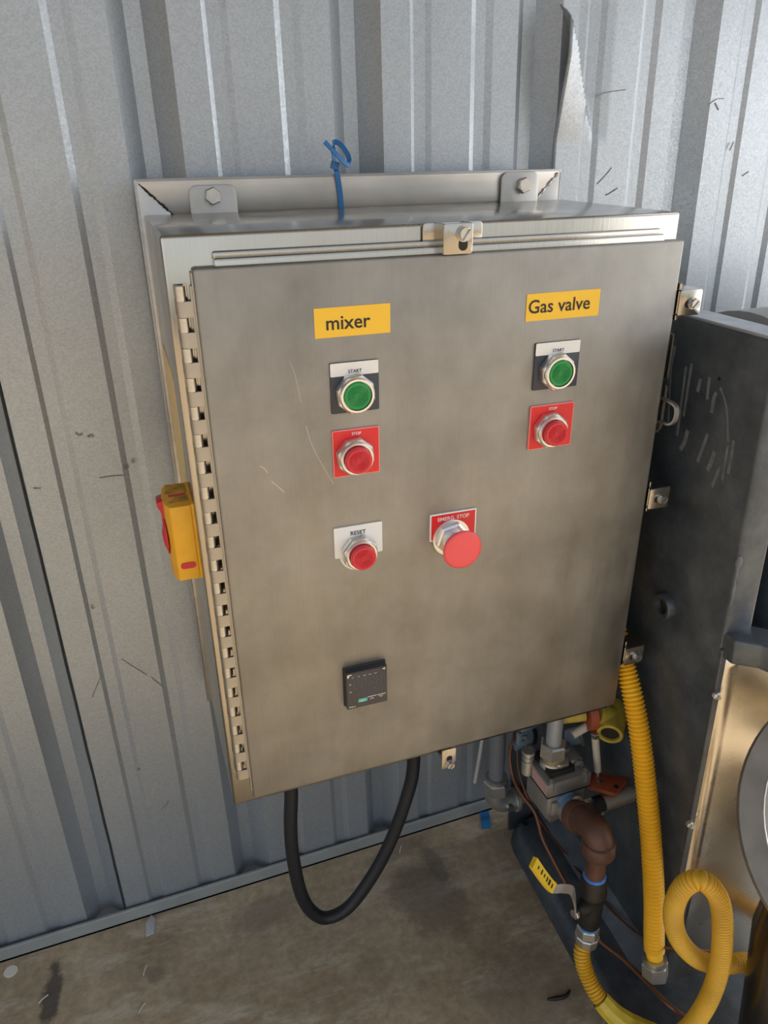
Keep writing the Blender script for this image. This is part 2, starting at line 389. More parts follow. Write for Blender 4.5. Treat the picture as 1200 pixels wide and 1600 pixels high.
def rrect(x0, x1, z0, z1, r, n=4):
    out = []
    for cx, cz, a in ((x1-r, z1-r, 0), (x0+r, z1-r, 90), (x0+r, z0+r, 180), (x1-r, z0+r, 270)):
        for k in range(n+1):
            t = math.radians(a+90*k/n); out.append((cx+r*math.cos(t), cz+r*math.sin(t)))
    return out

# ================================================================ STRUCTURE
fl = MB(); fl.box(-2.7, 3.0, -6.0, .46, ZF-.12, ZF); floor = struct(fl.build('floor', M['concrete'], None, 0))
gr = MB(); gr.box(-30, 30, -40, 12, ZF-.30, ZF-.14); struct(gr.build('ground', M['dirt'], None, 0))

D_MAJ, D_MIN = .032, .0045
def profile(xa, xb):
    """corrugation outline from xa to xb: list of (x, depth)"""
    pts = []
    k0 = math.floor((xa-X0)/P)-1
    for k in range(k0, k0+12):
        o = X0+k*P
        pts += [(o, 0), (o+.0455, 0), (o+.0523, D_MIN), (o+.0713, D_MIN), (o+.0799, 0), (o+.1454, 0), (o+.1545, D_MIN), (o+.1717, D_MIN), (o+.1827, 0),
                (o+P-.078, 0), (o+P-.0535, D_MAJ), (o+P-.0302, D_MAJ)]
    def dep(x):
        for (a, da), (b, db) in zip(pts, pts[1:]):
            if a <= x <= b: return da+(db-da)*(x-a)/max(b-a, 1e-9)
        return 0
    return [(xa, dep(xa))]+[q for q in pts if xa+1e-4 < q[0] < xb-1e-4]+[(xb, dep(xb))], dep
wall_back = bpy.data.objects.new('wall_back', None); col.objects.link(wall_back); wall_back['kind'] = 'structure'
ZT = 2.15
def wall_panel(xa, xb, dy, tear=False):
    prof, dep = profile(xa, xb); b = bmesh.new()
    xs = [q[0] for q in prof]
    if tear:
        xs = sorted(set([round(q, 5) for q in xs] + [round(xa+.003*i, 5) for i in range(36)]))
        zs = [ZF, .2, .5, .7, .8]+[.84+.008*i for i in range(56)]+[1.4, ZT]
    else: zs = [ZF, ZT]
    rows = []
    for z in zs:
        row = []
        for x in xs:
            y = YW+dy+dep(x)
            if tear:
                e = x-xa
                # sheet edge buckled outward, with a crease running down from the torn corner
                zc = 1.035-e*2.35
                if e < .115 and z > .86:
                    fall = max(0, 1-e/.10)
                    below = max(0., min(1., (z-.86)/.12)); above = max(0., min(1., (z-zc)/.02))
                    y += -.030*fall*below*(1-above) + (.010*fall)*above
                    y -= .010*fall*max(0, min(1, (z-1.062)/.012))
            row.append(b.verts.new((x, y, z)))
        rows.append(row)
    for i in range(len(rows)-1):
        for j in range(len(xs)-1): b.faces.new((rows[i][j], rows[i][j+1], rows[i+1][j+1], rows[i+1][j]))
    me = bpy.data.meshes.new('wall_panel'); b.to_mesh(me); b.free(); me.materials.append(M['galv'])
    if tear:
        for p_ in me.polygons: p_.use_smooth = True
        me.set_sharp_from_angle(angle=math.radians(14))
    o = put('wall_panel', me, wall_back)
    md = o.modifiers.new('thickness', 'SOLIDIFY'); md.thickness = .0012; md.offset = 0
    return o
wall_panel(X0-4*P-.004, X0-P+.03, .003)
wall_panel(X0-P-.002, X0+2*P+.03, .0)
wp = wall_panel(X0+2*P-.004, X0+5*P+.03, -.004, True); wp['label'] = 'galvanised wall sheet with a torn, buckled edge'
wall_panel(X0+5*P-.004, X0+7*P, -.006)
wall_panel(X0-8*P, X0-4*P+.03, .006)
for pp, wd_ in ((((118, 676), (124, 680), (129, 677)), 3), (((137, 683), (143, 680), (146, 683)), 3.5), (((155, 747), (175, 744), (194, 743)), 1.6), (((197, 733), (200, 728)), 5), (((206, 723), (210, 720)), 4),
               (((190, 1030), (210, 1043), (230, 1055)), 1.3), (((236, 1058), (248, 1068), (254, 1073)), 1.6), (((144, 1090), (150, 1075), (157, 1058)), 1.5), (((52, 763), (64, 763)), 2), (((142, 949), (147, 951)), 3), (((215, 1202), (219, 1203)), 4), (((252, 1265), (260, 1258), (263, 1250)), 1.5),
               (((640, 278), (655, 266), (668, 255)), 0), (((933, 288), (948, 272), (956, 262)), 1.2), (((947, 305), (956, 300), (965, 294)), 2.), (((931, 149), (950, 144), (978, 140)), 1.2), (((1108, 163), (1120, 155), (1132, 154)), 1.0), (((1140, 235), (1146, 222)), 2.5), (((1118, 161), (1123, 172)), 1.6), (((1160, 275), (1170, 268)), 1.5)):
    if not wd_: continue
    q = [at_y(u, v, YW-.0015 if u < 860 else YW-.0055) for u, v in pp]; b = MB(); b.ribbon(q, wd_*.0010, .0006, (.3, 0, 1)); b.build('scuff_mark', M['scuff'], wall_back, 0)
random.seed(9)
b = MB(); b.tube([(X0-P-.0035+random.uniform(-.0006, .0006), YW-.0005, ZF+.03+k*.06) for k in range(36)], .0021, 6); b.build('lap_shadow_strip', M['lap_shadow'], wall_back, 60, 'dark strip painted as the shadow along the lap of two wall sheets')  # dark bead stands in for the shadow gap at the lap
tr = MB(); tr.box(-2.4, 2.2, YW-.013, YW-.006, ZF, ZF+.034, .001, 1); tr.box(-2.4, 2.2, YW-.013, YW+.045, ZF, ZF+.006)
struct(tr.build('trim_1', M['trim'], None))
# shed around the scene: roof, added left shade wall, rear-left front wall stub
rf = MB(); rf.box(-2.7, 1.9, -1.5, .46, 2.15, 2.2); struct(rf.build('ceiling', M['roof'], None, 0))
lw = MB(); lw.box(-2.7, -2.6, -1.5, .46, .62, 2.15); struct(lw.build('left_shade_wall', M['roof'], None, 0))      # unseen, added to darken left-facing rib slopes; open below for ground light

# ================================================================ CONTROL ENCLOSURE
en_rot = EN.to_euler()
enc = thing('control_enclosure', 'stainless steel control cabinet with push buttons hung on the ribbed wall', 'control cabinet', (0, 0, 0), None, en_rot)
WD, HD, DD, DB = .610, .7398, .0264, .3133
XL, XR, ZB, ZTP = -.0272, .6184, -.030, .7707
b = MB(); b.box(XL, XR, DD, DB, ZB, ZTP, .004, 3); body = b.build('cabinet_body', M['body'], enc, 40)
b = MB(); b.box(.024, .586, .008, DD+.002, HD-.02, HD+.0075, .003, 2); b.box(.024, .586, .0165, DD+.002, HD+.004, HD+.0135, .003, 2); b.build('gasket_lip', M['body'], enc)
b = MB(); b.box(0, WD, 0, .020, 0, HD, .0035, 3); door = b.build('door', M['door'], enc, 40)
# corner weld bead left on the door top
# scratches on the door face
def scratch(pts, wd=.0006):
    b = MB(); b.ribbon([(x, -.00015, z) for x, z in pts], wd, .0003, (0.7, 0, .7)); b.build('scratch', M['scratch'], door, 0)
def dl(u, v):    # door-plane local x, z from a pixel
    inv = EN.inverted(); o = inv @ CAM; d = inv.to_3x3() @ ray(u, v); q = o+d*(-o.y/d.y); return q.x, q.z
scratch([dl(406, 728), dl(413, 732), dl(418, 739)], .0007); scratch([dl(424, 752), dl(433, 759), dl(444, 769)], .0007)
scratch([dl(478, 665), dl(486, 692), dl(500, 720), dl(521, 756)], .0004); scratch([dl(453, 565), dl(462, 590), dl(470, 628)], .0003)
# --- piano hinge
b = MB(); b.box(-.0042, .0, .0070, .0105, .036, .722, .0006, 1); b.box(-.0015, .0005, .0045, .02, .012, .735)
hinge = b.build('hinge', M['tabst'], enc); hinge['label'] = 'continuous stainless hinge with open knuckles'
NK = 21; step = (.722-.036)/(2*NK)
mk_a = MB(); mk_a.cyl((0, 0, 0), (0, 0, step*.94), .0056, 14); kn_a = mk_a.mesh('knuckle', M['bolt'])
mk_b = MB(); mk_b.cyl((0, 0, 0), (0, 0, step*1.02), .0060, 14); mk_b.box(0, .0105, -.0060, -.0025, 0, step*1.02); kn_b = mk_b.mesh('wrapped_knuckle', M['tabst'])
for i in range(NK):
    put('knuckle', kn_a, hinge, None, (-.0138, .0125, .036+(2*i+1)*step+.0004))
    put('wrapped_knuckle', kn_b, hinge, None, (-.0138, .0125, .036+2*i*step))
b = MB(); b.box(-.0200, -.0060, DD-.004, DD+.001, .036, .722); b.build('hinge_leaf', M['body'], hinge)
# --- mounting tabs with hex bolts
for x0, x1, z1, bx, bz in ((.0355, .1000, .806, .0668, .7925), (.5055, .5700, .8125, .5420, .7935)):
    b = MB(); b.prism(rrect(x0, x1, .70, z1, .011), 'y', DB-.005, DB-.0008, .0007)
    tb = b.build('mounting_tab', M['tabst'], enc)
    b = MB(); b.cyl((bx, DB-.005, bz), (bx, DB-.0065, bz), .0112, 24); b.build('washer', M['bolt'], tb)
    b = MB(); b.hexnut((bx, DB-.0062, bz), (bx, DB-.0135, bz), .0118, 0, .35); b.cyl((bx, DB-.013, bz), (bx, DB-.0142, bz), .0083, 20); b.build('hex_bolt', M['bolt'], tb)
# --- clamps
def slotted_screw(parent, c, r=.0064, slot=40):
    cx, cy, cz = c; b = MB(); b.cyl((cx, cy, cz), (cx, cy-.002, cz), r*1.25, 20); b.hexnut((cx, cy-.0018, cz), (cx, cy-.0055, cz), r*1.12)
    a = math.radians(slot); dx, dz = math.cos(a), math.sin(a)
    for s_ in (-1, 1):
        pts = [(cx+r*math.cos(a+s_*t), cz+r*math.sin(a+s_*t)) for t in [math.radians(11+158*k/10) for k in range(11)]]
        b.prism(pts, 'y', cy-.0084, cy-.005)
    return b.build('clamp_screw', M['bolt'], parent)
for zc in (.6615, .3805, .0985):
    b = MB()
    b.prism(rrect(.6125, .6475, zc-.0165, zc+.0165, .0035), 'y', -.003, -.0008, .0004)            # face plate
    b.box(.6150, .6475, -.0028, .030, zc+.0145, zc+.0167, .0008, 1)                             # upper return
    b.box(.6150, .6475, -.0028, .030, zc-.0167, zc-.0145, .0008, 1)
    cl = b.build('door_clamp', M['body'], enc)
    b = MB(); b.prism(rrect(.6215, .6405, zc-.0065, zc+.0035, .0045), 'y', -.0034, -.0028); b.build('slot', M['weld'], cl)
    slotted_screw(cl, (.6330, -.003, zc-.0005), .0062, 48)
    b = MB(); b.box(.6175, .6215, .006, .026, zc-.024, zc+.024, .0008, 1); b.build('clamp_base', M['body'], cl)
# top clamp
b = MB(); b.prism(rrect(.2775, .3135, .7395, .7725, .0025), 'y', -.006, -.0035, .0006); b.box(.2775, .2800, -.005, .024, .7395, .7725, .0006, 1); b.box(.3112, .3135, -.005, .024, .7395, .7725, .0006, 1)
cl = b.build('door_clamp', M['body'], enc)
b = MB(); b.prism(rrect(.2960, .3070, .7430, .7565, .0053), 'y', -.0066, -.0058); b.build('slot', M['weld'], cl)
slotted_screw(cl, (.3015, -.006, .7615), .0072, 55)
b = MB(); b.prism(rrect(.2635, .3380, .7480, .7715, .004), 'y', .0215, .0240, .0005); b.build('clamp_base', M['body'], cl)
# bottom clamp
b = MB(); b.prism(rrect(.300, .325, -.052, -.012, .004), 'y', .010, .013, .0006); b.box(.300, .325, .011, .03, -.032, -.028)
cl = b.build('door_clamp', M['body'], enc)
b = MB(); b.prism(rrect(.3085, .3175, -.040, -.026, .0042), 'y', .0094, .0102); b.build('slot', M['weld'], cl)
slotted_screw(cl, (.3130, .010, -.0405), .0060, 70)
# padlock staple on the right edge
hz = .513
b = MB(); b.prism(rrect(.612, .6315, hz-.036, hz+.036, .010), 'y', .016, .0185, .0005); hp = b.build('hasp_plate', M['tabst'], enc)
b = MB(); b.ribbon([(.620, .014, hz-.017), (.6225, -.008, hz-.016), (.6235, -.017, hz-.008), (.6235, -.018, hz+.006), (.6225, -.012, hz+.014), (.620, .014, hz+.017)], .006, .003, (1, 0, 0)); b.build('staple', M['chrome'], hp)
b = MB(); b.prism([(.6184, -.0), (.6184, .0)] if False else rrect(.6165, .6190, .560, .62, .001), 'y', .004, .02); b.build('edge_strip', M['body'], enc)
# --- yellow name labels
for nm, x0, x1, z0, z1, s, tx, tz, tw, th in (('name_label', .1260, .2155, .6568, .6900, 'mixer', .1655, .6725, .0520, None), ('name_label', .3905, .4930, .6552, .6880, 'Gas valve', .4365, .6725, .0860, None)):
    b = MB(); b.box(x0, x1, -.0006, .0002, z0, z1); lb = b.build(nm, M['yellowlabel'], enc, 0, 'yellow label reading %s' % s)
    text('lettering', s, M['black'], lb, tx, tz, -.0009, tw, th, .012)
# --- push buttons
def cap_mesh(cx, cz, y0, y1, r):
    b = MB(); L = y0-y1
    b.lathe([(r, 0), (r, L-.0012), (r-.0012, L), (r*.80, L), (r*.80, L-.0006), (.0002, L-.0006)], (cx, y0, cz), (0, -1, 0), 36, False)
    y = y1+.0006
    for k in range(5):                                   # raised concentric octagons
        ro = r*(.76-.115*k); ri = ro-r*.045
        for j in range(8):
            a0, a1 = math.pi/8+j*math.pi/4, math.pi/8+(j+1)*math.pi/4
            q = [(cx+ro*math.cos(a0), cz+ro*math.sin(a0)), (cx+ro*math.cos(a1), cz+ro*math.sin(a1)), (cx+ri*math.cos(a1), cz+ri*math.sin(a1)), (cx+ri*math.cos(a0), cz+ri*math.sin(a0))]
            b.prism(q, 'y', y-.0011, y+.0002)
    return b
def push_button(cx, cz, cap_m, cap_out, label, cap_label, ring_out=.0155):
    b = MB()
    b.lathe([(.0178, 0), (.0236, .0002), (.0243, .0010), (.0243, .0085), (.0230, .0105), (.0212, .0108)], (cx, -.0028, cz), (0, -1, 0), 8, True, math.pi/8+.1)
    b.lathe([(.0215, .0098), (.0215, ring_out-.002), (.0200, ring_out), (.0176, ring_out), (.0172, ring_out-.003), (.0172, .008)], (cx, -.0028, cz), (0, -1, 0), 40, False)
    btn = b.build('push_button', M['chrome'], enc, 30, label)
    b = cap_mesh(cx, cz, -.006, -cap_out, .0165); b.build('button_cap', cap_m, btn, 30, cap_label)
    text('embossed_letters', 'AB', cap_m, btn, cx, cz, -cap_out-.0003, .0085)
    return btn
def legend(btn, x0, x1, z0, z1, mats, word, wm, wx, wz, ww, band=None, edge=None, notch=None):
    b = MB(); b.prism(rrect(x0, x1, z0, z1, .0015, 2), 'y', -.0024, .0, .0003); pl = b.build('legend_plate', mats[0], btn)
    if band:
        b = MB(); b.prism(rrect(x0+.0004, x1-.0004, band, z1-.0004, .0012, 2), 'y', -.0027, -.0022); b.build('legend_band', mats[1], btn)
    if edge:
        b = MB(); b.prism(rrect(x0+.0013, x1-.0013, z0+.0013, z1-.0013, .001, 2), 'y', -.0027, -.0022); b.build('legend_field', mats[1], btn)
    text('lettering', word, wm, btn, wx, wz, -.0030, ww, None, .015)
for cx, x0, x1 in ((.1690, .1408, .2000), (.4365, .4065, .4705)):
    bt = push_button(cx, .5905, M['green'], .0185, 'green start push button in a chrome octagonal ring', 'green cap with octagonal grooves')
    legend(bt, x0, x1, .5668, .6275, (M['navy'], M['white']), 'START', M['black'], (x0+x1)/2+.0005, .6165, .0165, band=.6115)
    bt = push_button(cx-.0025, .5125, M['redcap'], .0260, 'red stop push button standing proud of a chrome ring', 'red cap with octagonal grooves')
    legend(bt, x0-.0008, x1-.0004, .4855, .5458, (M['rededge'], M['redplate']), 'STOP', M['white'], (x0+x1)/2, .5400, .0118, edge=True)
# reset button: plate narrower at the foot
bt = push_button(.1690, .3795, M['redcap'], .0265, 'red reset push button under a white plate', 'red cap with octagonal grooves')
b = MB(); b.prism(rrect(.1368, .2015, .3728, .4163, .0015, 2), 'y', -.0024, 0, .0003); b.lathe([(.0262, 0), (.0262, .0022)], (.1690, 0, .3775), (0, -1, 0), 32); b.build('legend_plate', M['white'], bt)
text('lettering', 'RESET', M['black'], bt, .1690, .4062, -.0028, .0205, None, .015)
# emergency stop
ex, ez = .2985, .3760
b = MB(); b.lathe([(.0265, 0), (.0265, .002), (.0235, .0028)], (ex, -.0026, ez), (0, -1, 0), 36); b.hexnut((ex, -.005, ez), (ex, -.013, ez), .0245, 0, .2); b.cyl((ex, -.012, ez), (ex, -.022, ez), .0150, 28)
es = b.build('emergency_stop', M['chrome'], enc, 30, 'large red emergency stop mushroom button on a chrome nut')
b = MB(); b.lathe([(.0120, 0), (.0170, .010), (.0235, .0165), (.0262, .0185), (.0272, .0210), (.0266, .0228), (.0230, .0240), (.0120, .0250), (.0002, .0252)], (ex, -.0190, ez), (0, -1, 0), 48, False); b.build('mushroom_cap', M['mushroom'], es, 60)
b = MB(); b.prism(rrect(.2680, .3350, .3735, .4132, .0006, 2), 'y', -.0024, 0, .0003); b.build('legend_plate', M['white'], es)
b = MB(); b.prism(rrect(.2700, .3330, .3755, .4112, .0004, 2), 'y', -.0027, -.002); b.build('legend_field', M['redplate'], es)
text('lettering', 'EMERG. STOP', M['white'], es, .3015, .4050, -.0030, .0450, None, .012)
# --- temperature controller
b = MB(); b.box(.1420, .2020, -.0130, .0, .1335, .1965, .0012, 2); b.box(.1405, .2035, -.0030, 0, .1318, .1975, .0008, 1)
tcx = b.build('temperature_controller', M['controller'], enc, 35, 'small square black temperature controller with an unlit display')
b = MB(); b.box(.1428, .2012, -.0134, -.0128, .1343, .1950); b.build('instrument_face', M['ctrlface'], tcx, 0)
def seg_digit(bm, x, z, w_, h_, t_=.0011, sl=.10):
    def sx(px, pz): return x+px+pz*sl
    def bar(ax, az, bx_, bz):
        d = Vector((bx_-ax, bz-az)).normalized(); nn = Vector((-d.y, d.x))*t_/2; a_ = Vector((ax, az))+d*t_*.4; c_ = Vector((bx_, bz))-d*t_*.4
        bm.prism([(sx(q.x, q.y), z+q.y) for q in (a_+nn, c_+nn, c_-nn, a_-nn)], 'y', -.0137, -.0133)
    for az in (0, h_/2, h_): bar(0, az, w_, az)
    for ax in (0, w_):
        bar(ax, 0, ax, h_/2); bar(ax, h_/2, ax, h_)
b = MB()
for i in range(4): seg_digit(b, .1520+i*.0110, .1690, .0064, .0155)
b.build('display_digits', M['segment'], tcx, 0)
b = MB()
for i in range(4): seg_digit(b, .1590+i*.0096, .1545, .0050, .0110, .0009)
b.build('display_digits', M['segment'], tcx, 0)
for s, x, z, wdt in (('C1', .1516, .1882, .0024), ('C2', .1602, .1882, .0028), ('AL1', .1684, .1882, .0038), ('AL2', .1766, .1882, .0040), ('AL3', .1846, .1882, .0040), ('PV', .1478, .1770, .0032), ('SV', .1478, .1640, .0032), ('PXR-4', .1494, .1378, .0090)):
    text('lettering', s, M['white'], tcx, x, z, -.0138, wdt)
b = MB(); b.prism([(.1436, .1888), (.1452, .1888), (.1466, .1925), (.1500, .1925), (.1496, .1938), (.1448, .1938), (.1438, .1925)], 'y', -.0138, -.0134); b.build('corner_emblem', M['white'], tcx, 0)
b = MB(); b.prism([(.1945, .1928), (.1990, .1940), (.1982, .1908)], 'y', -.0138, -.0134); b.build('corner_arrow', M['white'], tcx, 0)
b = MB(); b.box(.1585, .1717, -.0140, -.0132, .1430, .1490, .0003, 1); tk = b.build('select_key', M['teal'], tcx)
text('lettering', 'SEL', M['white'], tcx, .1652, .1458, -.0143, .0058)
b = MB(); b.box(.1722, .1852, -.0138, -.0134, .1488, .1496); b.box(.1862, .1992, -.0138, -.0134, .1488, .1496); b.build('key_line', M['white'], tcx, 0)
for cx, sg in ((.1787, 1), (.1922, -1)):
    b = MB(); b.prism([(cx-.0028, .1458-.0010*sg), (cx, .1458+.0012*sg), (cx+.0028, .1458-.0010*sg), (cx+.0028, .1458-.0018*sg), (cx, .1458+.0003*sg), (cx-.0028, .1458-.0018*sg)], 'y', -.0138, -.0134); b.build('arrow_mark', M['white'], tcx, 0)
# --- sticker and rotary isolator on the hinge side
b = MB(); b.prism([(.285, .395), (.285, .603), (.262, .606), (.135, .602), (.120, .592), (.120, .400)], 'x', XL-.0007, XL+.0002); b.build('warning_sticker', M['sticker'], enc, 0, 'faded yellow warning sticker on the side')
ib = MB(); ib.box(XL-.0035, XL+.001, .049, .124, .350, .456, .001, 1)
iso = ib.build('rotary_isolator', M['isolator'], enc, 35, 'yellow rotary isolator with a red knob')
b = MB(); b.prism([(XL-.003, .048), (XL-.0285, .048), (XL-.034, .060), (XL-.0365, .085), (XL-.034, .112), (XL-.030, .124), (XL-.003, .124)], 'z', .351, .455, .0016)
hsg = b.build('isolator_housing', M['isolator'], iso, 40)
b = MB(); b.prism(rrect(XL-.025, XL-.006, .368, .3765, .004), 'y', .0470, .0484); b.build('padlock_slot', M['isolatorred'], iso, 0)
b = MB(); b.box(XL-.027, XL-.006, .082, .0875, .4535, .4556); b.build('padlock_slot', M['isolatorred'], iso, 0)
b = MB(); b.prism([(XL-.029, .062), (XL-.004, .060), (XL-.004, .080), (XL-.020, .079)], 'z', .4545, .4556); b.prism([(XL-.031, .092), (XL-.004, .091), (XL-.004, .121), (XL-.028, .122)], 'z', .4545, .4556); b.build('grime_patch', M['grime'], iso, 0)
b = MB(); b.prism([(XL-.034, .455), (XL-.043, .452), (XL-.042, .445), (XL-.0385, .438), (XL-.0385, .414), (XL-.0415, .402), (XL-.040, .392), (XL-.034, .372)], 'y', .074, .098, .0015); b.build('isolator_knob', M['isolatorred'], iso, 40)
b = MB(); b.cyl((XL-.0355, .086, .405), (XL-.0372, .086, .405), .028, 32); b.build('knob_collar', M['isolatorred'], iso)

# ================================================================ MOUNTING FRAME
frm = thing('mounting_frame', 'welded grey steel angle frame on the wall behind the control cabinet', 'frame', (0, 0, 0), None, en_rot)
FX0, FX1, FT, FB = -.0335, .6115, .8150, -.056
T = .0035; FY = DB; FYB = .353
def angle_bar(name, pts_face, ret):
    b = MB(); b.prism(pts_face, 'y', FY, FY+T, .0006); b.box(*ret, .0005, 1); return b.build(name, M['frame'], frm)
W_ = .046
angle_bar('top_rail', [(FX0, FT), (FX1, FT), (FX1-W_, FT-W_), (FX0+W_, FT-W_)], (FX0, FX1, FY, FYB, FT-T, FT))
angle_bar('side_rail', [(FX0, FB), (FX0, FT), (FX0+W_, FT-W_), (FX0+W_, FB)], (FX0, FX0+T, FY, FYB, FB, FT-T))
angle_bar('side_rail', [(FX1-W_, FB), (FX1-W_, FT-W_), (FX1, FT), (FX1, FB)], (FX1-T, FX1, FY, FYB, FB, FT-T))
random.seed(3)
for sx, m_, rr in ((1, M['weld'], .0016), (-1, M['frame'], .0022)):
    cx = FX0 if sx > 0 else FX1
    pts = []; rad = []
    for k in range(26):
        t = .006+.0405*k/25; pts.append((cx+sx*(t+random.uniform(-.0006, .0006)), FY-.0004, FT-t+random.uniform(-.0006, .0006))); rad.append(rr*random.uniform(.35, 1.25))
    b = MB(); b.tube(pts, rad, 6); b.build('weld_seam', m_, frm, 60)

# ================================================================ BLUE CABLE TIE
tie = thing('cable_tie', 'blue plastic cable tie looped round the top rail', 'cable tie', (.2465, FY, FT))
ex0, ey0 = .2465, -.0
def EL(x, y, z): return EN @ Vector((x, y, z)) - Vector((.2465, FY, FT))
b = MB(); b.ribbon([EL(.2440, .3105, .822), EL(.2455, .3085, .815), EL(.2490, .3098, .79), EL(.2510, .3115, .764)], .0072, .0014, (1, 0, 0)); b.build('strap', M['bluetie'], tie)
b = MB(); b.ribbon([EL(.2425, .310, .829), EL(.2432, .318, .848), EL(.2480, .326, .857), EL(.2560, .322, .853), EL(.2628, .312, .840), EL(.2620, .303, .828), EL(.2540, .299, .830), EL(.2420, .2995, .842), EL(.2270, .3025, .8575)], .0070, .0013, (.25, .45, .85)); b.build('loose_tail', M['bluetie'], tie)
b = MB(); b.merge((lambda t: (bmesh.ops.create_cube(t, size=1), t)[1])(bmesh.new()), Matrix.Translation(EL(.2430, .3110, .827)) @ Matrix.Rotation(.3, 4, 'Y') @ Matrix.Diagonal((.0105, .008, .010, 1))); b.build('tie_head', M['bluetie'], tie)

# ================================================================ BLACK CABLE LOOP
def E3(x, y, z): return EN @ Vector((x, y, z))
cpts = [E3(.083, .15, ZB+.004)]+[at_y(u, v, .15) for u, v in ((455, 1232), (454, 1290), (458, 1340), (470, 1395), (487, 1424), (511, 1434), (546, 1416), (582, 1368), (610, 1315), (634, 1250), (646, 1195))]+[E3(.302, .15, ZB+.004)]
b = MB(); b.tube(cpts, .0122, 16, 8); cb = b.build('power_cable', M['rubber'], None, 60)
tag(cb, 'thick black rubber cable hanging in a loop below the cabinet', 'cable')

# ================================================================ MIXER
TH = math.radians(4)
mx = thing('mixer_machine', 'dark grimy steel mixer body standing beside the control cabinet', 'mixer', (.665, -.155, ZF), None, (0, 0, -TH))
MI = (Matrix.Translation((.665, -.155, ZF)) @ Matrix.Rotation(-TH, 4, 'Z')).inverted()
CT = .628-ZF
def on_face(u, v): q = MI @ CAM; d = MI.to_3x3() @ ray(u, v); return q+d*(-q.x/d.x)       # local point on the left face x = 0
def on_front(u, v, y=0): q = MI @ CAM; d = MI.to_3x3() @ ray(u, v); return q+d*((y-q.y)/d.y)
b = MB(); b.box(0, .048, 0, .44, .02, CT, .007, 3); side = b.build('side_frame', M['iron'], mx, 50)
b = MB(); b.box(.002, .047, .002, .438, CT-.003, CT+.0015, .0012, 1); b.build('top_sheen_plate', M['topsheen'], mx, 40, 'scuffed steel top edge with sky reflection painted into its pale colour')  # thin added cover, its pale colour carries the grazing sky reflection
# foot: chamfered plate with a rounded rear corner
b = MB()
fo = [(-.112, -.5), (-.112, .38), (-.108, .405), (-.095, .425), (-.075, .433), (.25, .433), (.25, -.5)]
bo = bmesh.new(); lo = [bo.verts.new((x, y, 0)) for x, y in fo]; mi_ = [bo.verts.new((x+.010*(x < 0), y-.004*(y > .3), .034)) for x, y in fo]; hi = [bo.verts.new((x+.024*(x < 0), y-.012*(y > .3), .046)) for x, y in fo]
k = len(fo)
for A_, B_ in ((lo, mi_), (mi_, hi)):
    for i in range(k): bo.faces.new((A_[i], A_[(i+1) % k], B_[(i+1) % k], B_[i]))
bo.faces.new(hi); bo.faces.new(list(reversed(lo))); b.merge(bo); b.build('base_foot', M['iron'], mx, 40)
b = MB(); b.cyl((-.072, .408, .0462), (-.072, .408, .0472), .0075, 18); b.build('bolt_hole', M['black'], mx)
b = MB(); b.box(-.098, .05, .437, .447, .0, .50, .002, 1); b.build('rear_plate', M['iron'], mx)
b = MB(); b.prism([(0, .046), (-.03, .046), (0, .085)], 'y', .01, .43); b.build('foot_fillet', M['iron'], mx)
# boss with bore
q = on_face(1042, 946)
b = MB(); b.lathe([(.0125, .002), (.0135, .011), (.0195, .012), (.0215, .009), (.0225, -.002)], (0, q.y, q.z), (-1, 0, 0), 28, False); bs = b.build('boss', M['iron'], mx)
b = MB(); b.cyl((-.0005, q.y, q.z), (-.0035, q.y, q.z), .0128, 24); b.build('bore', M['black'], bs)
q = on_face(1124, 592)
b = MB(); b.cyl((-.0003, q.y, q.z), (-.0008, q.y, q.z), .0026, 14); b.build('drilled_hole', M['black'], mx)
# weld build-up on the front corner
random.seed(5)
pts = [on_front(1141-17*k/12, 872+78*k/12)+Vector((0, .002, 0)) for k in range(13)]
b = MB(); b.tube([Vector((.002, .0015, p_.z)) for p_ in pts], [.0026*random.uniform(.4, 1.3)*(1.6 if i_ in (1, 2, 11) else .8) for i_, _ in enumerate(pts)], 7); b.build('weld_bead', M['smear'], mx, 60)
# pale smears rubbed on the side
SM = [((1054, 540), (1047, 575), (1046, 600), 9), ((1047, 590), (1046, 620), (1044, 665), 3.5), ((1072, 573), (1066, 620), (1058, 680), 5), ((1081, 568), (1076, 600), (1068, 650), 5), ((1095, 592), (1092, 604), (1090, 612), 6.5),
      ((1109, 589), (1107, 605), (1105, 624), 5.5), ((1120, 613), (1116, 622), (1112, 645), 7), ((1126, 605), (1136, 640), (1138, 700), 4), ((1138, 690), (1134, 720), (1129, 750), 5), ((1147, 688), (1143, 715), (1138, 740), 6),
      ((1106, 678), (1098, 700), (1090, 722), 6), ((1075, 672), (1070, 690), (1063, 702), 8), ((1117, 705), (1112, 720), (1106, 735), 8), ((1125, 730), (1119, 745), (1113, 760), 6)]
for a, c, e, wpx in SM:
    pp = [on_face(*q_) for q_ in (a, c, e)]
    b = MB(); b.ribbon([Vector((-.0004, q_.y, q_.z)) for q_ in pp], wpx*.00090, .0005, (0, 1, .1)); b.build('chalk_smear', M['smear'], mx, 0)
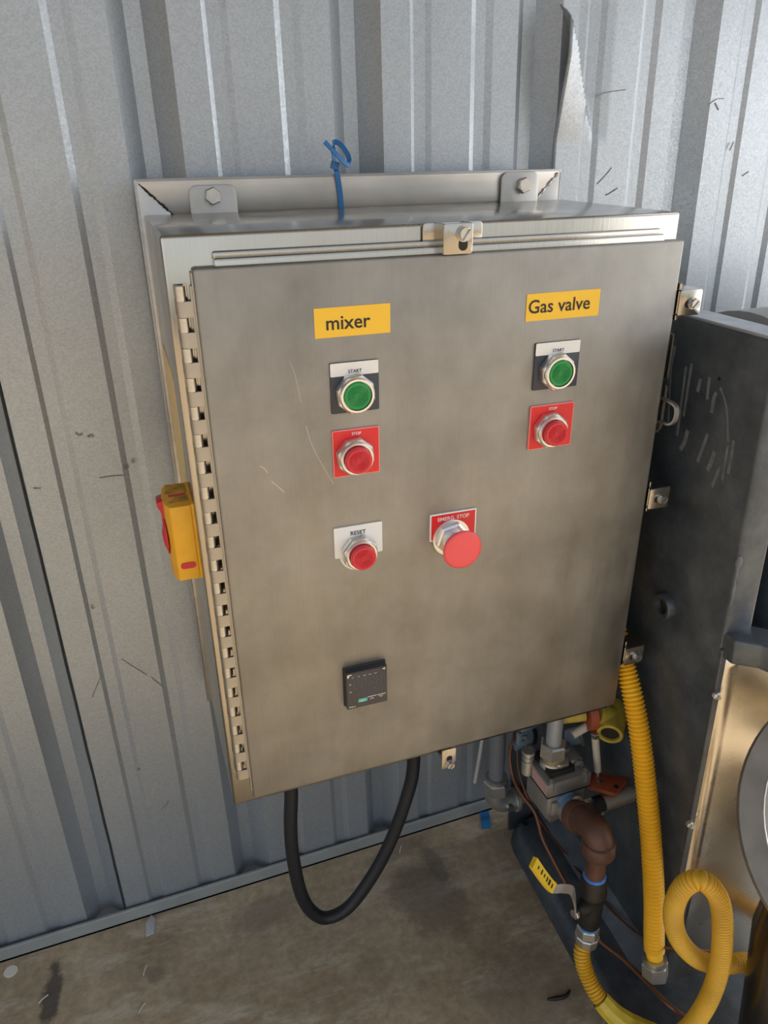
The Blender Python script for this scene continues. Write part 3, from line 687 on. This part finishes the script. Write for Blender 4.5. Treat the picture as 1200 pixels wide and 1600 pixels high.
# front stainless guard sheet: slightly bulged
b = MB(); bm_ = b.b; NX, NZ = 26, 26
x0_, x1_, z0_, z1_ = .008, .62, .012, .770
def gy(i, j):
    a_ = min(1., i/NX*2.6); a_ = a_*a_*(3-2*a_); t_ = j/NZ
    return -.004-a_*(.012+.058*math.sin(math.pi*min(1., t_*1.02))+.005*math.sin(t_*9+i*.12))
gv = [[bm_.verts.new((x0_+(x1_-x0_)*i/NX, gy(i, j), z0_+(z1_-z0_)*j/NZ)) for i in range(NX+1)] for j in range(NZ+1)]
for j in range(NZ):
    for i in range(NX): bm_.faces.new((gv[j][i], gv[j][i+1], gv[j+1][i+1], gv[j+1][i]))
gd = b.build('front_guard', M['panelst'], mx, 60); md = gd.modifiers.new('thickness', 'SOLIDIFY'); md.thickness = .0016
for u, v in ((1120, 1087), (1078, 1288)):
    q = on_front(u, v, -.008)
    b = MB(); b.hexnut((q.x, -.004, q.z), (q.x, -.0105, q.z), .0062, 0, .3); b.cyl((q.x, -.010, q.z), (q.x, -.0150, q.z), .0032, 12); b.build('guard_bolt', M['chrome'], gd)
b = MB(); b.box(-.001, .010, -.0035, .004, .03, .775, .001, 1); b.build('corner_lip', M['iron'], mx)
# lug with a pin hole on the front edge
q = on_front(1185, 988, -.05)
lz = .802
b = MB(); b.prism([(.002, .01), (.046, .01), (.090, -.030), (.112, -.060), (.112, -.090), (.098, -.104), (.076, -.104), (.055, -.088), (.030, -.040), (.002, -.020)], 'z', lz-.040, lz, .003)
lug = b.build('pivot_lug', M['iron'], mx, 40)
b = MB(); b.cyl((.078, -.062, lz+.0002), (.078, -.062, lz+.0009), .0105, 22); b.build('pin_hole', M['black'], lug)
b = MB(); b.cyl((.0505, -.0745, lz-.022), (.0495, -.0753, lz-.022), .0048, 14); b.build('grub_screw_hole', M['black'], lug)
# motor drum and vertical column beyond the side frame
b = MB(); c0 = MI @ Vector((.80, .04, .42)); ax = MI.to_3x3() @ Vector((1, 0, 0))
b.lathe([(.0, 0), (.185, 0), (.200, .006), (.200, .55), (.19, .56), (0, .56)], c0, ax, 56, False); b.build('motor_drum', M['drum'], mx, 40)
b = MB(); c1 = MI @ Vector((.865, -.075, ZF)); b.lathe([(.070, 0), (.070, .945), (.066, .952), (.0, .955)], c1, (0, 0, 1), 36, False); b.build('drive_column', M['iron'], mx, 40)

# ================================================================ MIXING BOWL
bc = CAM + ray(1400, 1305)*.985; bax = Vector((-.30, -.62, .72)).normalized()
bw = thing('mixing_bowl', 'round dull steel mixing bowl with a wide rim in front of the mixer', 'bowl', (bc.x, bc.y, ZF))
o_ = Vector((bc.x, bc.y, ZF))
b = MB(); b.lathe([(.163, -.004), (.195, -.004), (.197, 0), (.195, .005), (.166, .006), (.163, -.004)], bc-o_, bax, 72, False); b.build('bowl_rim', M['bowlst'], bw, 40)
b = MB(); b.lathe([(.164, .0), (.160, -.03), (.140, -.07), (.095, -.105), (.0, -.118)], bc-o_, bax, 56, False); sh = b.build('bowl_shell', M['panelst'], bw, 60)
md = sh.modifiers.new('thickness', 'SOLIDIFY'); md.thickness = .003
pc = at_y(1215, 1560, -.335)
b = MB(); b.lathe([(.040, 0), (.044, .05), (.058, .25), (.066, .36), (.060, .42)], Vector((pc.x+.012, pc.y, ZF))-o_, (0, 0, 1), 36); b.build('bowl_stand', M['bowldark'], bw, 50)

# ================================================================ CONDUITS AND FITTINGS
ca = at_y(777, 1180, .27)
t = thing('grey_pvc_conduit', 'grey plastic conduit ending in a zinc elbow near the wall foot', 'conduit', (ca.x, .27, at_y(775, 1245, .27).z)); L = t.location.copy()
zt, zn = ZB-.002, at_y(777, 1222, .27).z
b = MB(); b.cyl(Vector((ca.x, .27, zt))-L, Vector((ca.x, .27, zn-.01))-L, .0166, 24); b.build('pipe', M['pvc'], t)
b = MB(); b.hexnut(Vector((ca.x, .27, zn+.008))-L, Vector((ca.x, .27, zn-.026))-L, .0285, 0, .25); b.lathe([(.0225, 0), (.0245, .004), (.0245, .012)], Vector((ca.x, .27, zn+.006))-L, (0, 0, 1), 28); b.build('hex_nut', M['zinc'], t)
ez_ = at_y(775, 1248, .27).z
b = MB(); b.tube([Vector((ca.x, .27, zn-.02))-L, Vector((ca.x, .27, ez_+.012))-L, Vector((ca.x+.010, .268, ez_-.004))-L, Vector((ca.x+.030, .266, ez_-.010))-L, Vector((ca.x+.050, .264, ez_-.012))-L], [.0235, .0245, .0250, .0245, .0240], 20, 6); eb = b.build('elbow_body', M['zinc'], t, 60)
b = MB(); b.lathe([(.027, 0), (.027, .008)], Vector((ca.x+.042, .264, ez_-.012))-L, (1, 0, 0), 24); b.build('flange', M['zinc'], t)
b = MB(); b.cyl(Vector((ca.x+.022, .2445, ez_-.006))-L, Vector((ca.x+.022, .2380, ez_-.006))-L, .008, 12); b.build('elbow_screw', M['bolt'], t)
b = MB(); b.cyl(Vector((ca.x+.048, .264, ez_-.012))-L, Vector((.672, .262, ez_-.016))-L, .0135, 20); b.build('side_pipe', M['alu'], t)
b = MB(); b.tube([Vector((ca.x-.022, .288, ZB))-L, Vector((ca.x-.024, .29, -.25))-L, Vector((ca.x-.036, .30, -.42))-L], .0042, 8, 8); wr = b.build('white_wire', M['paper'], None, 60); wr.location = L
tag(wr, 'thin pale wire hanging behind the grey plastic conduit', 'wire')

# conduit into the gas valve
YV = .052
cb_ = at_y(865, 1160, YV)
t = thing('metal_conduit', 'grey metal conduit from the cabinet down into the gas valve', 'conduit', (cb_.x, YV, at_y(863, 1200, YV).z)); L = t.location.copy()
zn = at_y(865, 1165, YV).z
b = MB(); b.cyl(Vector((cb_.x, YV, ZB))-L, Vector((cb_.x, YV, zn-.01))-L, .0140, 24); b.build('pipe', M['emt'], t)
b = MB(); b.hexnut(Vector((cb_.x, YV, zn+.008))-L, Vector((cb_.x, YV, zn-.022))-L, .0245, 0, .1); b.build('hex_nut', M['zinc'], t)
b = MB(); b.lathe([(.0190, 0), (.0190, .008), (.0180, .009)], Vector((cb_.x, YV, zn-.031))-L, (0, 0, 1), 28); b.build('chromate_band', M['brass'], t)
b = MB(); b.lathe([(.0225, 0), (.0225, .005), (.0205, .008), (.020, .012)], Vector((cb_.x, YV, zn-.042))-L, (0, 0, 1), 28); b.build('lock_ring', M['zinc'], t)

# ================================================================ GAS VALVE
vf = at_y(857, 1228, .010); zt_ = vf.z
gvx = thing('gas_control_valve', 'square cast metal gas control valve under the control cabinet', 'gas valve', (vf.x+.045, .052, zt_-.09)); L = gvx.location.copy()
def lb(x0, x1, y0, y1, z0, z1, bev=.002): return (x0-L.x, x1-L.x, y0-L.y, y1-L.y, z0-L.z, z1-L.z, bev, 2)
vx = vf.x
b = MB(); b.box(*lb(vx, vx+.088, 0.0100, 0.0930, zt_-.030, zt_)); b.build('cover', M['alu'], gvx, 40)
b = MB(); b.box(*lb(vx+.004, vx+.084, 0.0140, 0.0900, zt_-.090, zt_-.029, .006)); b.box(*lb(vx+.010, vx+.030, 0.0080, 0.0200, zt_-.088, zt_-.045, .003)); b.build('cast_body', M['alu'], gvx, 40)
b = MB(); b.box(*lb(vx-.001, vx+.089, 0.0090, 0.0940, zt_-.0312, zt_-.0290, .0005)); b.build('gasket', M['black'], gvx)
b = MB(); b.box(*lb(vx+.012, vx+.062, 0.0230, 0.0850, zt_, zt_+.010, .001)); b.build('black_gasket_block', M['black'], gvx)
b = MB(); b.prism([(vx+.034-L.x, 0.029-L.y), (vx+.052-L.x, 0.029-L.y), (vx+.060-L.x, 0.043-L.y), (vx+.056-L.x, 0.065-L.y), (vx+.02-L.x, 0.075-L.y), (vx+.014-L.x, 0.053-L.y)], 'z', zt_+.0095-L.z, zt_+.0165-L.z, .001); b.build('mounting_hub', M['zinc'], gvx, 40)
b = MB(); b.box(*lb(vx-.0009, vx+.0005, 0.0130, 0.0630, zt_-.027, zt_-.003, .0003)); b.build('rating_label', M['pinklabel'], gvx, 0)
for sx_, sy_ in ((.010, .017), (.078, .017), (.010, .085)):
    c = Vector((vx+sx_, sy_, zt_))-L
    b = MB(); b.cyl(c-Vector((0, 0, .02)), c+Vector((0, 0, .001)), .0075, 18); sc = b.build('screw_post', M['alu'], gvx)
    b = MB(); b.lathe([(.0052, 0), (.0052, .003), (.0026, .0032), (.0024, .0015)], c, (0, 0, 1), 16); b.build('cap_screw', M['bolt'], sc)
b = MB(); b.box(*lb(vx+.060, vx+.086, 0.0350, 0.0850, zt_, zt_+.014, .004)); b.lathe([(.010, 0), (.010, .006), (.006, .0065), (.0055, .002)], Vector((vx+.074, .035, zt_+.004))-L, (0, -1, 0), 20); b.cyl(Vector((vx+.066, .065, zt_))-L, Vector((vx+.066, .065, zt_+.022))-L, .008, 16); b.build('pressure_tap', M['alu'], gvx, 40)
b = MB(); c = Vector((vx-.004, .075, zt_-.005))-L
b.lathe([(.0105, -.02), (.0105, .010), (.0085, .011), (.0085, .014), (.0115, .015), (.0115, .020), (.009, .021), (.009, .024), (.012, .026), (.012, .032), (.006, .034)], c, (0, 0, 1), 20); b.build('bleed_fitting', M['zinc'], gvx, 40)
# outlet spigot (blue) towards the elbow
so = at_y(884, 1251, .014)
b = MB(); b.lathe([(.0215, 0), (.0215, .010), (.0175, .012), (.0175, .03)], Vector((so.x, .020, so.z))-L, (0, -1, 0), 24); b.build('blue_outlet', M['bluefit'], gvx)
b = MB(); c = Vector((vx+.008, .0072, zt_-.079))-L; b.cyl(c, c+Vector((0, -.004, 0)), .005, 14); b.build('body_screw', M['bolt'], gvx)
# pipe from the far side
# blue-grey bracket parts hanging by the valve
bp_ = at_y(822, 1150, .17)
t = thing('blue_grey_bracket', 'small blue-grey pressed metal bracket on the brown capillary tube', 'bracket', bp_)
b = MB(); b.prism(rrect(-.020, .016, -.016, .014, .004), 'y', -.006, .004, .001); b.box(-.012, .034, -.004, .024, .004, .020, .002, 1); b.build('plate', M['bluegrey'], t, 40)
b = MB(); b.lathe([(.0085, 0), (.0085, .004), (.0045, .0042), (.004, .001)], (-.010, -.0055, .002), (0, -1, 0), 18); b.build('grommet', M['bluegrey'], t)
b = MB(); b.ribbon([(.012, -.009, .020), (.016, -.010, .0), (.014, -.009, -.018)], .008, .003, (1, 0, 0)); b.build('clip', M['black'], t)
b = MB(); b.cyl((-.024, .004, -.022), (.000, .004, -.016), .0095, 16); b.build('end_plug', M['bluefit'], t)
bq = at_y(897, 1150, .085)
t = thing('blue_angle_bracket', 'dark blue-grey angle bracket beside the metal conduit', 'bracket', bq)
b = MB(); b.prism([(-.022, .020), (.004, .022), (.020, -.024), (-.020, -.018)], 'y', -.001, .0015); b.box(-.010, .014, .0, .018, -.02, -.017); b.build('plate', M['bluegrey'], t)
b = MB(); b.ribbon([(.003, -.003, .024), (.011, -.004, .0), (.020, -.004, -.025)], .004, .006, (0, 1, 0)); b.build('folded_edge', M['zinc'], t)
# ceramic sleeves
cs = at_y(907, 1140, .06)
t = thing('ceramic_electrode', 'short cream ceramic sleeve lying level by the angle bracket', 'electrode', cs)
b = MB(); b.cyl((-.016, .0, -.007), (.014, -.002, .006), .0078, 20); b.build('sleeve', M['ceramic'], t)
b = MB(); b.hexnut((.013, -.002, .0055), (.021, -.0025, .0088), .0072); b.build('end_nut', M['bolt'], t)
ct = at_y(930, 1152, .035); cbm = at_y(934, 1204, .035)
t = thing('ceramic_electrode', 'upright cream ceramic sleeve above the orange plate', 'electrode', cbm)
b = MB(); b.cyl(Vector((0, 0, 0)), ct-cbm, .0068, 20); b.build('sleeve', M['ceramic'], t)
b = MB(); b.cyl(Vector((0, 0, -.013)), Vector((0, 0, .001)), .0048, 14); b.build('lower_pin', M['pipe'], t)
b = MB(); b.hexnut(ct-cbm, ct-cbm+Vector((-.001, 0, .010)), .0078, 0, .4); b.build('end_nut', M['bolt'], t)
# orange-red valve handle plate
cs4 = [at_z(u, v, cbm.z-.013) for u, v in ((897, 1222), (915, 1205), (982, 1214), (979, 1221), (962, 1240))]
cc = sum(cs4, Vector())/5
t = thing('orange_handle', 'flat orange-red handle plate with three holes under the ceramic sleeve', 'handle', cc)
b = MB(); b.prism([(q.x-cc.x, q.y-cc.y) for q in cs4], 'z', -.009, 0, .002); b.build('plate', M['orange'], t, 40)
for u, v, m_, rr in ((913, 1217, M['black'], .0042), (938, 1221, M['bolt'], .0050), (963, 1229, M['black'], .0042)):
    q = at_z(u, v, cc.z)-cc; b = MB(); b.cyl((q.x, q.y, 0), (q.x, q.y, .0008), rr, 16); b.build('hole' if m_ is M['black'] else 'handle_screw', m_, t)
# dirty yellow pipe elbow on a red collar
ye = at_y(955, 1128, .045)
t = thing('yellow_pipe_elbow', 'dirty yellow pipe elbow with an open dark mouth on a red collar', 'pipe fitting', ye)
ax = Vector((-.60, -.72, -.16)).normalized()
b = MB(); b.lathe([(.0165, .006), (.0165, .036), (.0225, .036), (.0235, .030), (.0250, .0), (.0270, -.012), (.0250, -.03), (.0, -.034)], (.004, .004, .002), ax, 32, False); b.cyl((-.03, .012, .022), (.0, .008, .006), .0245, 24); b.build('elbow', M['dirtyyellow'], t, 40)
b = MB(); b.cyl(Vector((.004, .004, .002))+ax*.028, Vector((.004, .004, .002))+ax*.031, .0167, 24); b.build('dark_mouth', M['black'], t)
b = MB(); b.cyl((-.044, .016, .020), (-.030, .012, .020), .030, 24); b.build('red_collar', M['orange'], t)
b = MB(); b.tube([(-.046, .018, .020), (-.065, .024, .018), (-.09, .034, .014)], .014, 18, 4); b.build('stub_pipe', M['dirtyyellow'], t, 60)
# dull steel pipe to the mixer
pl_ = at_y(941, 1254, .0)
t = thing('burner_pipe', 'dull steel pipe running level into the mixer side', 'pipe', pl_)
b = MB(); b.cyl((0, 0, 0), (.678-pl_.x, -.002, .004), .0165, 24); b.build('pipe', M['pipe'], t)
b = MB(); b.cyl((-.016, .001, -.002), (.001, 0, 0), .0150, 20); b.build('black_sleeve', M['black'], t)
b = MB(); b.ribbon([(-.008, -.0155, -.004), (-.009, -.0165, -.010)], .004, .002, (1, 0, 0)); b.build('clip', M['chrome'], t)

# ================================================================ BROWN ELBOW, BALL VALVE, LOWER HOSE
YP = -.10
vtop = at_y(931, 1352, YP); vx_ = vtop.x
def zp(v, u=925): return at_y(u, v, YP).z
ecz = at_y(915, 1288, YP+.02).z
t = thing('brown_pipe_elbow', 'rust-brown iron pipe elbow below the gas valve outlet', 'pipe fitting', (vx_, YP, zp(1355)))
L = t.location.copy()
ein = Vector((so.x-.001, -.020, so.z-.002))
zk = so.z-.004
def blend(t_): return Vector((so.x+(vx_-so.x)*t_, ein.y+(YP-ein.y)*t_, so.z+(zk-so.z)*t_))
Rb = .036; zel = zp(1330, 933); ctr = Vector((vx_, YP, zel+Rb+.010)); d_in = (ctr-ein).normalized()
ep = [ein, ein+d_in*.02, ctr-d_in*Rb]
for k_ in range(1, 8):
    a_ = math.pi/2*k_/8; ep.append(ctr-d_in*Rb*(1-math.sin(a_))+Vector((0, 0, -1))*Rb*(1-math.cos(a_)))
ep += [ctr-Vector((0, 0, Rb)), ctr-Vector((0, 0, Rb+.012))]
b = MB(); b.tube([q-L for q in ep], .0245, 24); b.lathe([(.0262, 0), (.0282, .003), (.0282, .024), (.0255, .028)], Vector((vx_, YP, zel-.004))-L, (0, 0, 1), 28); b.build('elbow', M['rustpipe'], t, 60)
dir0 = (ep[1]-ep[0]).normalized()
b = MB(); b.lathe([(.0265, -.002), (.0285, .002), (.0285, .020), (.0265, .024)], ein-L, dir0, 28); b.build('elbow_collar', M['rustpipe'], t, 60)
b = MB(); b.cyl(Vector((vx_, YP, zel+.005))-L, Vector((vx_, YP, zp(1375)))-L, .0165, 24); b.build('nipple', M['rustpipe'], t)
b = MB(); b.lathe([(.0235, -.004), (.0235, .002)], ein-L, dir0, 24); b.build('sealant_ring', M['bluetape'], t)
b = MB(); b.cyl(ein-dir0*.030-L, ein-dir0*.002-L, .0225, 24); b.box(*[q for q in (0,)]) if False else b.cyl(ein-dir0*.020-L+Vector((.006, 0, .015)), ein-dir0*.016-L+Vector((.006, -.006, .030)), .010, 16); b.build('union_clamp', M['zinc'], t, 40)
b = MB(); c = ein-dir0*.017-L+Vector((.008, -.006, .030)); b.cyl(c, c+Vector((-.004, -.010, .004)), .0062, 14); b.box(c.x+.002, c.x+.028, c.y-.004, c.y+.004, c.z-.010, c.z-.003, .002, 1); b.build('clamp_screw', M['bolt'], t, 40)

bv = thing('ball_valve', 'black iron ball valve with a yellow-gripped lever below the brown elbow', 'valve', (vx_, YP, zp(1445))); L = bv.location.copy()
A = lambda v: Vector((vx_, YP, zp(v)))-L
b = MB(); H = (A(1370)-A(1440)).length
b.lathe([(.0170, 0), (.0195, .003), (.0200, H*.30), (.0205, H*.45), (.0205, H*.62), (.0235, H*.66), (.0240, H*.70), (.0225, H*.74), (.0225, H*.96), (.0205, H)], A(1440), (0, 0, 1), 32); b.build('valve_body', M['blackvalve'], bv, 40)
b = MB(); b.lathe([(.0168, -.006), (.0196, -.002), (.0196, .0035), (.0168, .0060)], A(1371), (0, 0, 1), 28); b.build('sealant_ring', M['bluetape'], bv, 50)
b = MB(); b.lathe([(.0155, -.012), (.0172, .0)], A(1441), (0, 0, 1), 24); b.build('sealant_ring', M['bluetape'], bv)
st0 = A(1407); sdir = Vector((-.93, -.30, .05)).normalized()
b = MB(); b.lathe([(.0150, 0), (.0150, .014), (.0125, .018), (.0125, .026)], st0+sdir*.012, sdir, 20); b.build('stem_boss', M['blackvalve'], bv, 40)
s1 = st0+sdir*.041
b = MB(); b.cyl(s1-sdir*.006, s1+sdir*.004, .0060, 12); b.hexnut(s1, s1+sdir*.006, .0090); b.build('stem_nut', M['bolt'], bv)
lv = [s1, at_y(895, 1394, YP-.012)-L, at_y(880, 1388, YP-.014)-L, at_y(862, 1387, YP-.014)-L, at_y(846, 1366, YP-.012)-L, at_y(833, 1347, YP-.010)-L]
b = MB(); b.ribbon(lv[:4]+[lv[4]], .0145, .0025, (.1, .35, .9)); lev = b.build('lever', M['alu'], bv)
b = MB(); b.ribbon([lv[3]+(lv[2]-lv[3])*.10, lv[3]+(lv[4]-lv[3])*.3, lv[4], lv[5]], .0175, .0075, (.1, .35, .9)); grip = b.build('lever_grip', M['ygrip'], lev, 40)
# worn black print on the grip
gd_ = (lv[5]-lv[3]).normalized(); wd_ = Vector((.1, .35, .9)); wd_ = (wd_-gd_*wd_.dot(gd_)).normalized(); gn = gd_.cross(wd_); gn = gn if gn.dot(CAM-(lv[4]+L)) > 0 else -gn
for k_, (t_, ln) in enumerate(((.10, .006), (.24, .007), (.36, .006), (.50, .004), (.64, .006), (.82, .004))):
    c = lv[3]+(lv[5]-lv[3])*t_+gn*.0043
    b = MB(); b.ribbon([c-wd_*ln*.6, c, c+wd_*ln*.6+gd_*.001], .0030 if k_ != 1 else .0055, .0004, gd_); b.build('worn_print', M['black'], lev, 0)

ht = A(1452)+L
h2 = thing('gas_hose', 'dusty yellow corrugated gas hose from the ball valve, looping before the mixer', 'hose', (vx_, YP, zp(1470))); L = h2.location.copy()
b = MB(); b.hexnut(Vector((vx_, YP, zp(1444)))-L, Vector((vx_, YP, zp(1456)))-L, .0200, 0, .5); b.build('hex_adapter', M['zinc'], h2)
b = MB(); b.lathe([(.0165, 0), (.0198, .004), (.0215, .016), (.0215, .024), (.0200, .026)], Vector((vx_, YP, zp(1470)))-L, (0, 0, 1), 10); b.build('flare_nut', M['zinc'], h2, 20)
loop = [Vector((vx_, YP, zp(1464)))] + [at_y(u, v, y) for u, v, y in ((909, 1488, -.108), (916, 1520, -.128), (935, 1557, -.158), (968, 1592, -.190), (1015, 1622, -.235), (1062, 1618, -.275), (1098, 1578, -.295), (1122, 1520, -.300), (1129, 1455, -.298), (1122, 1402, -.290), (1095, 1375, -.280), (1066, 1388, -.265), (1052, 1425, -.252), (1060, 1466, -.254), (1090, 1498, -.258), (1128, 1507, -.260), (1165, 1503, -.258), (1230, 1500, -.25))]
b = MB(); b.hose([q-L for q in loop], .0150, .0056, .0040, 18); b.build('corrugated_hose', M['yhose2'], h2, 70)
# creased tag wrapped round the hose
ta = [at_y(938, 1562, -.164), at_y(960, 1586, -.186), at_y(992, 1608, -.212), at_y(1024, 1622, -.244)]
b = MB(); b.tube([q-L for q in ta], [.0165, .0185, .0215, .0215], 9, 4, False); b.build('hose_tag', M['ytag'], h2, 20)

# hanging hose
hx = .626
hp_ = [Vector((.640, .20, .30)), Vector((.640, .13, .20)), Vector((.6395, .055, .115))] + [at_x(u, v, x) for u, v, x in ((977, 1042, .638), (989, 1090, .636), (1000, 1150, .634), (1009, 1225, .631), (1017, 1310, .629), (1022, 1400, .627), (1022, 1465, .626), (1023, 1500, .626))]
end = hp_[-1]
h1 = thing('gas_hose', 'bright yellow corrugated gas hose hanging loose with a silver end nut', 'hose', end); L = h1.location.copy()
b = MB(); b.hose([q-L for q in hp_], .0178, .0070, .0052, 20, .022); b.build('corrugated_hose', M['yhose'], h1, 70)
nd = (hp_[-1]-hp_[-2]).normalized()
b = MB(); b.lathe([(.0150, -.006), (.0205, -.006), (.0205, .004), (.0195, .006)], Vector(), nd, 32, False); b.hexnut(nd*.004, nd*.034, .0228, 0, .35); b.build('end_nut', M['zinc'], h1, 30)

# ================================================================ CAPILLARY TUBES
bt_ = [at_y(u, v, y) for u, v, y in ((823, 1135, .20), (806, 1150, .185), (797, 1178, .17), (801, 1210, .15), (813, 1238, .12), (836, 1270, .085), (848, 1310, .055), (868, 1350, .02), (890, 1392, -.02), (908, 1430, -.055), (935, 1468, -.085), (975, 1500, -.130), (1012, 1536, -.185), (1045, 1570, -.240), (1080, 1595, -.262), (1120, 1622, -.27))]
b = MB(); b.tube(bt_, .0040, 10, 8); o = b.build('capillary_tube', M['browntube'], None, 60)
tag(o, 'thick brown capillary tube bending down past the ball valve', 'tube')
bt2 = [at_y(u, v, y) for u, v, y in ((809, 1165, .20), (810, 1200, .18), (822, 1240, .15), (846, 1285, .12))]
bt2 += [at_x(u, v, x) for u, v, x in ((880, 1330, .654), (912, 1372, .655), (945, 1412, .655), (985, 1450, .655), (1012, 1468, .655))]
bt2 += [at_y(u, v, y) for u, v, y in ((1034, 1479, -.172), (1058, 1482, -.205), (1085, 1484, -.226), (1110, 1487, -.232), (1150, 1498, -.240), (1190, 1505, -.245))]
b = MB(); b.tube(bt2, .0024, 8, 8); o = b.build('thin_capillary_tube', M['browntube'], None, 60)
tag(o, 'thin dark tube running behind the ball valve and the yellow hoses', 'tube')

# ================================================================ LITTER ON THE FLOOR
q = at_z(760, 1284, ZF)
b = MB(); b.ribbon([(-.010, -.020, .003), (-.004, -.004, .010), (.002, .010, .004), (.006, .024, .006)], .022, .0015, (1, -.3, .3)); o = b.build('plastic_scrap', M['bluetie'], None, 40); o.location = q
tag(o, 'crumpled blue plastic scrap on the floor by the wall foot', 'litter')
q = at_z(17, 1518, ZF)
b = MB(); b.lathe([(.0125, 0), (.013, .001), (.012, .0018)], (0, 0, 0), (0, 0, 1), 24); o = b.build('white_disc', M['whitepaint'], None); o.location = q
tag(o, 'small round off-white disc lying on the concrete', 'litter')
q = at_z(235, 1448, ZF)
b = MB(); b.prism([(-.010, -.022), (.006, -.02), (.012, .012), (.004, .026), (-.008, .010)], 'z', .0005, .004, .001); o = b.build('metal_chip', M['paper'], None); o.location = q
tag(o, 'grey flake of sheet metal on the floor beside the wall angle', 'litter')
q = at_z(876, 1559, ZF)
b = MB(); b.tube([(-.026, .004, .004), (-.010, .0, .004), (.008, -.003, .004), (.022, .004, .004)], [.002, .0042, .0038, .002], 8, 5); o = b.build('twig', M['blackvalve'], None, 60); o.location = q
tag(o, 'short dark twig on the concrete next to the mixer foot', 'litter')
for u, v, a, lbl in ((222, 1576, .9, 'pale straw sliver on bare concrete well clear of the wall angle'), (68, 1562, .6, 'pale straw sliver beside the black smudge on the concrete'), (227, 1517, 1.2, 'pale straw sliver beside the round brown stain on the concrete'),
                     (745, 1268, -1.0, 'pale straw sliver next to the blue plastic scrap'), (626, 1328, 1.0, 'pale straw sliver behind the hanging black cable loop')):
    q = at_z(u, v, ZF); b = MB(); b.tube([(-.010, 0, .0018), (.0, .001, .0022), (.010, 0, .0018)], .0013, 6, 3); o = b.build('straw_bit', M['whitepaint'], None, 60); o.location = q; o.rotation_euler = (0, 0, a)
    tag(o, lbl, 'litter', 'straw slivers on the concrete')
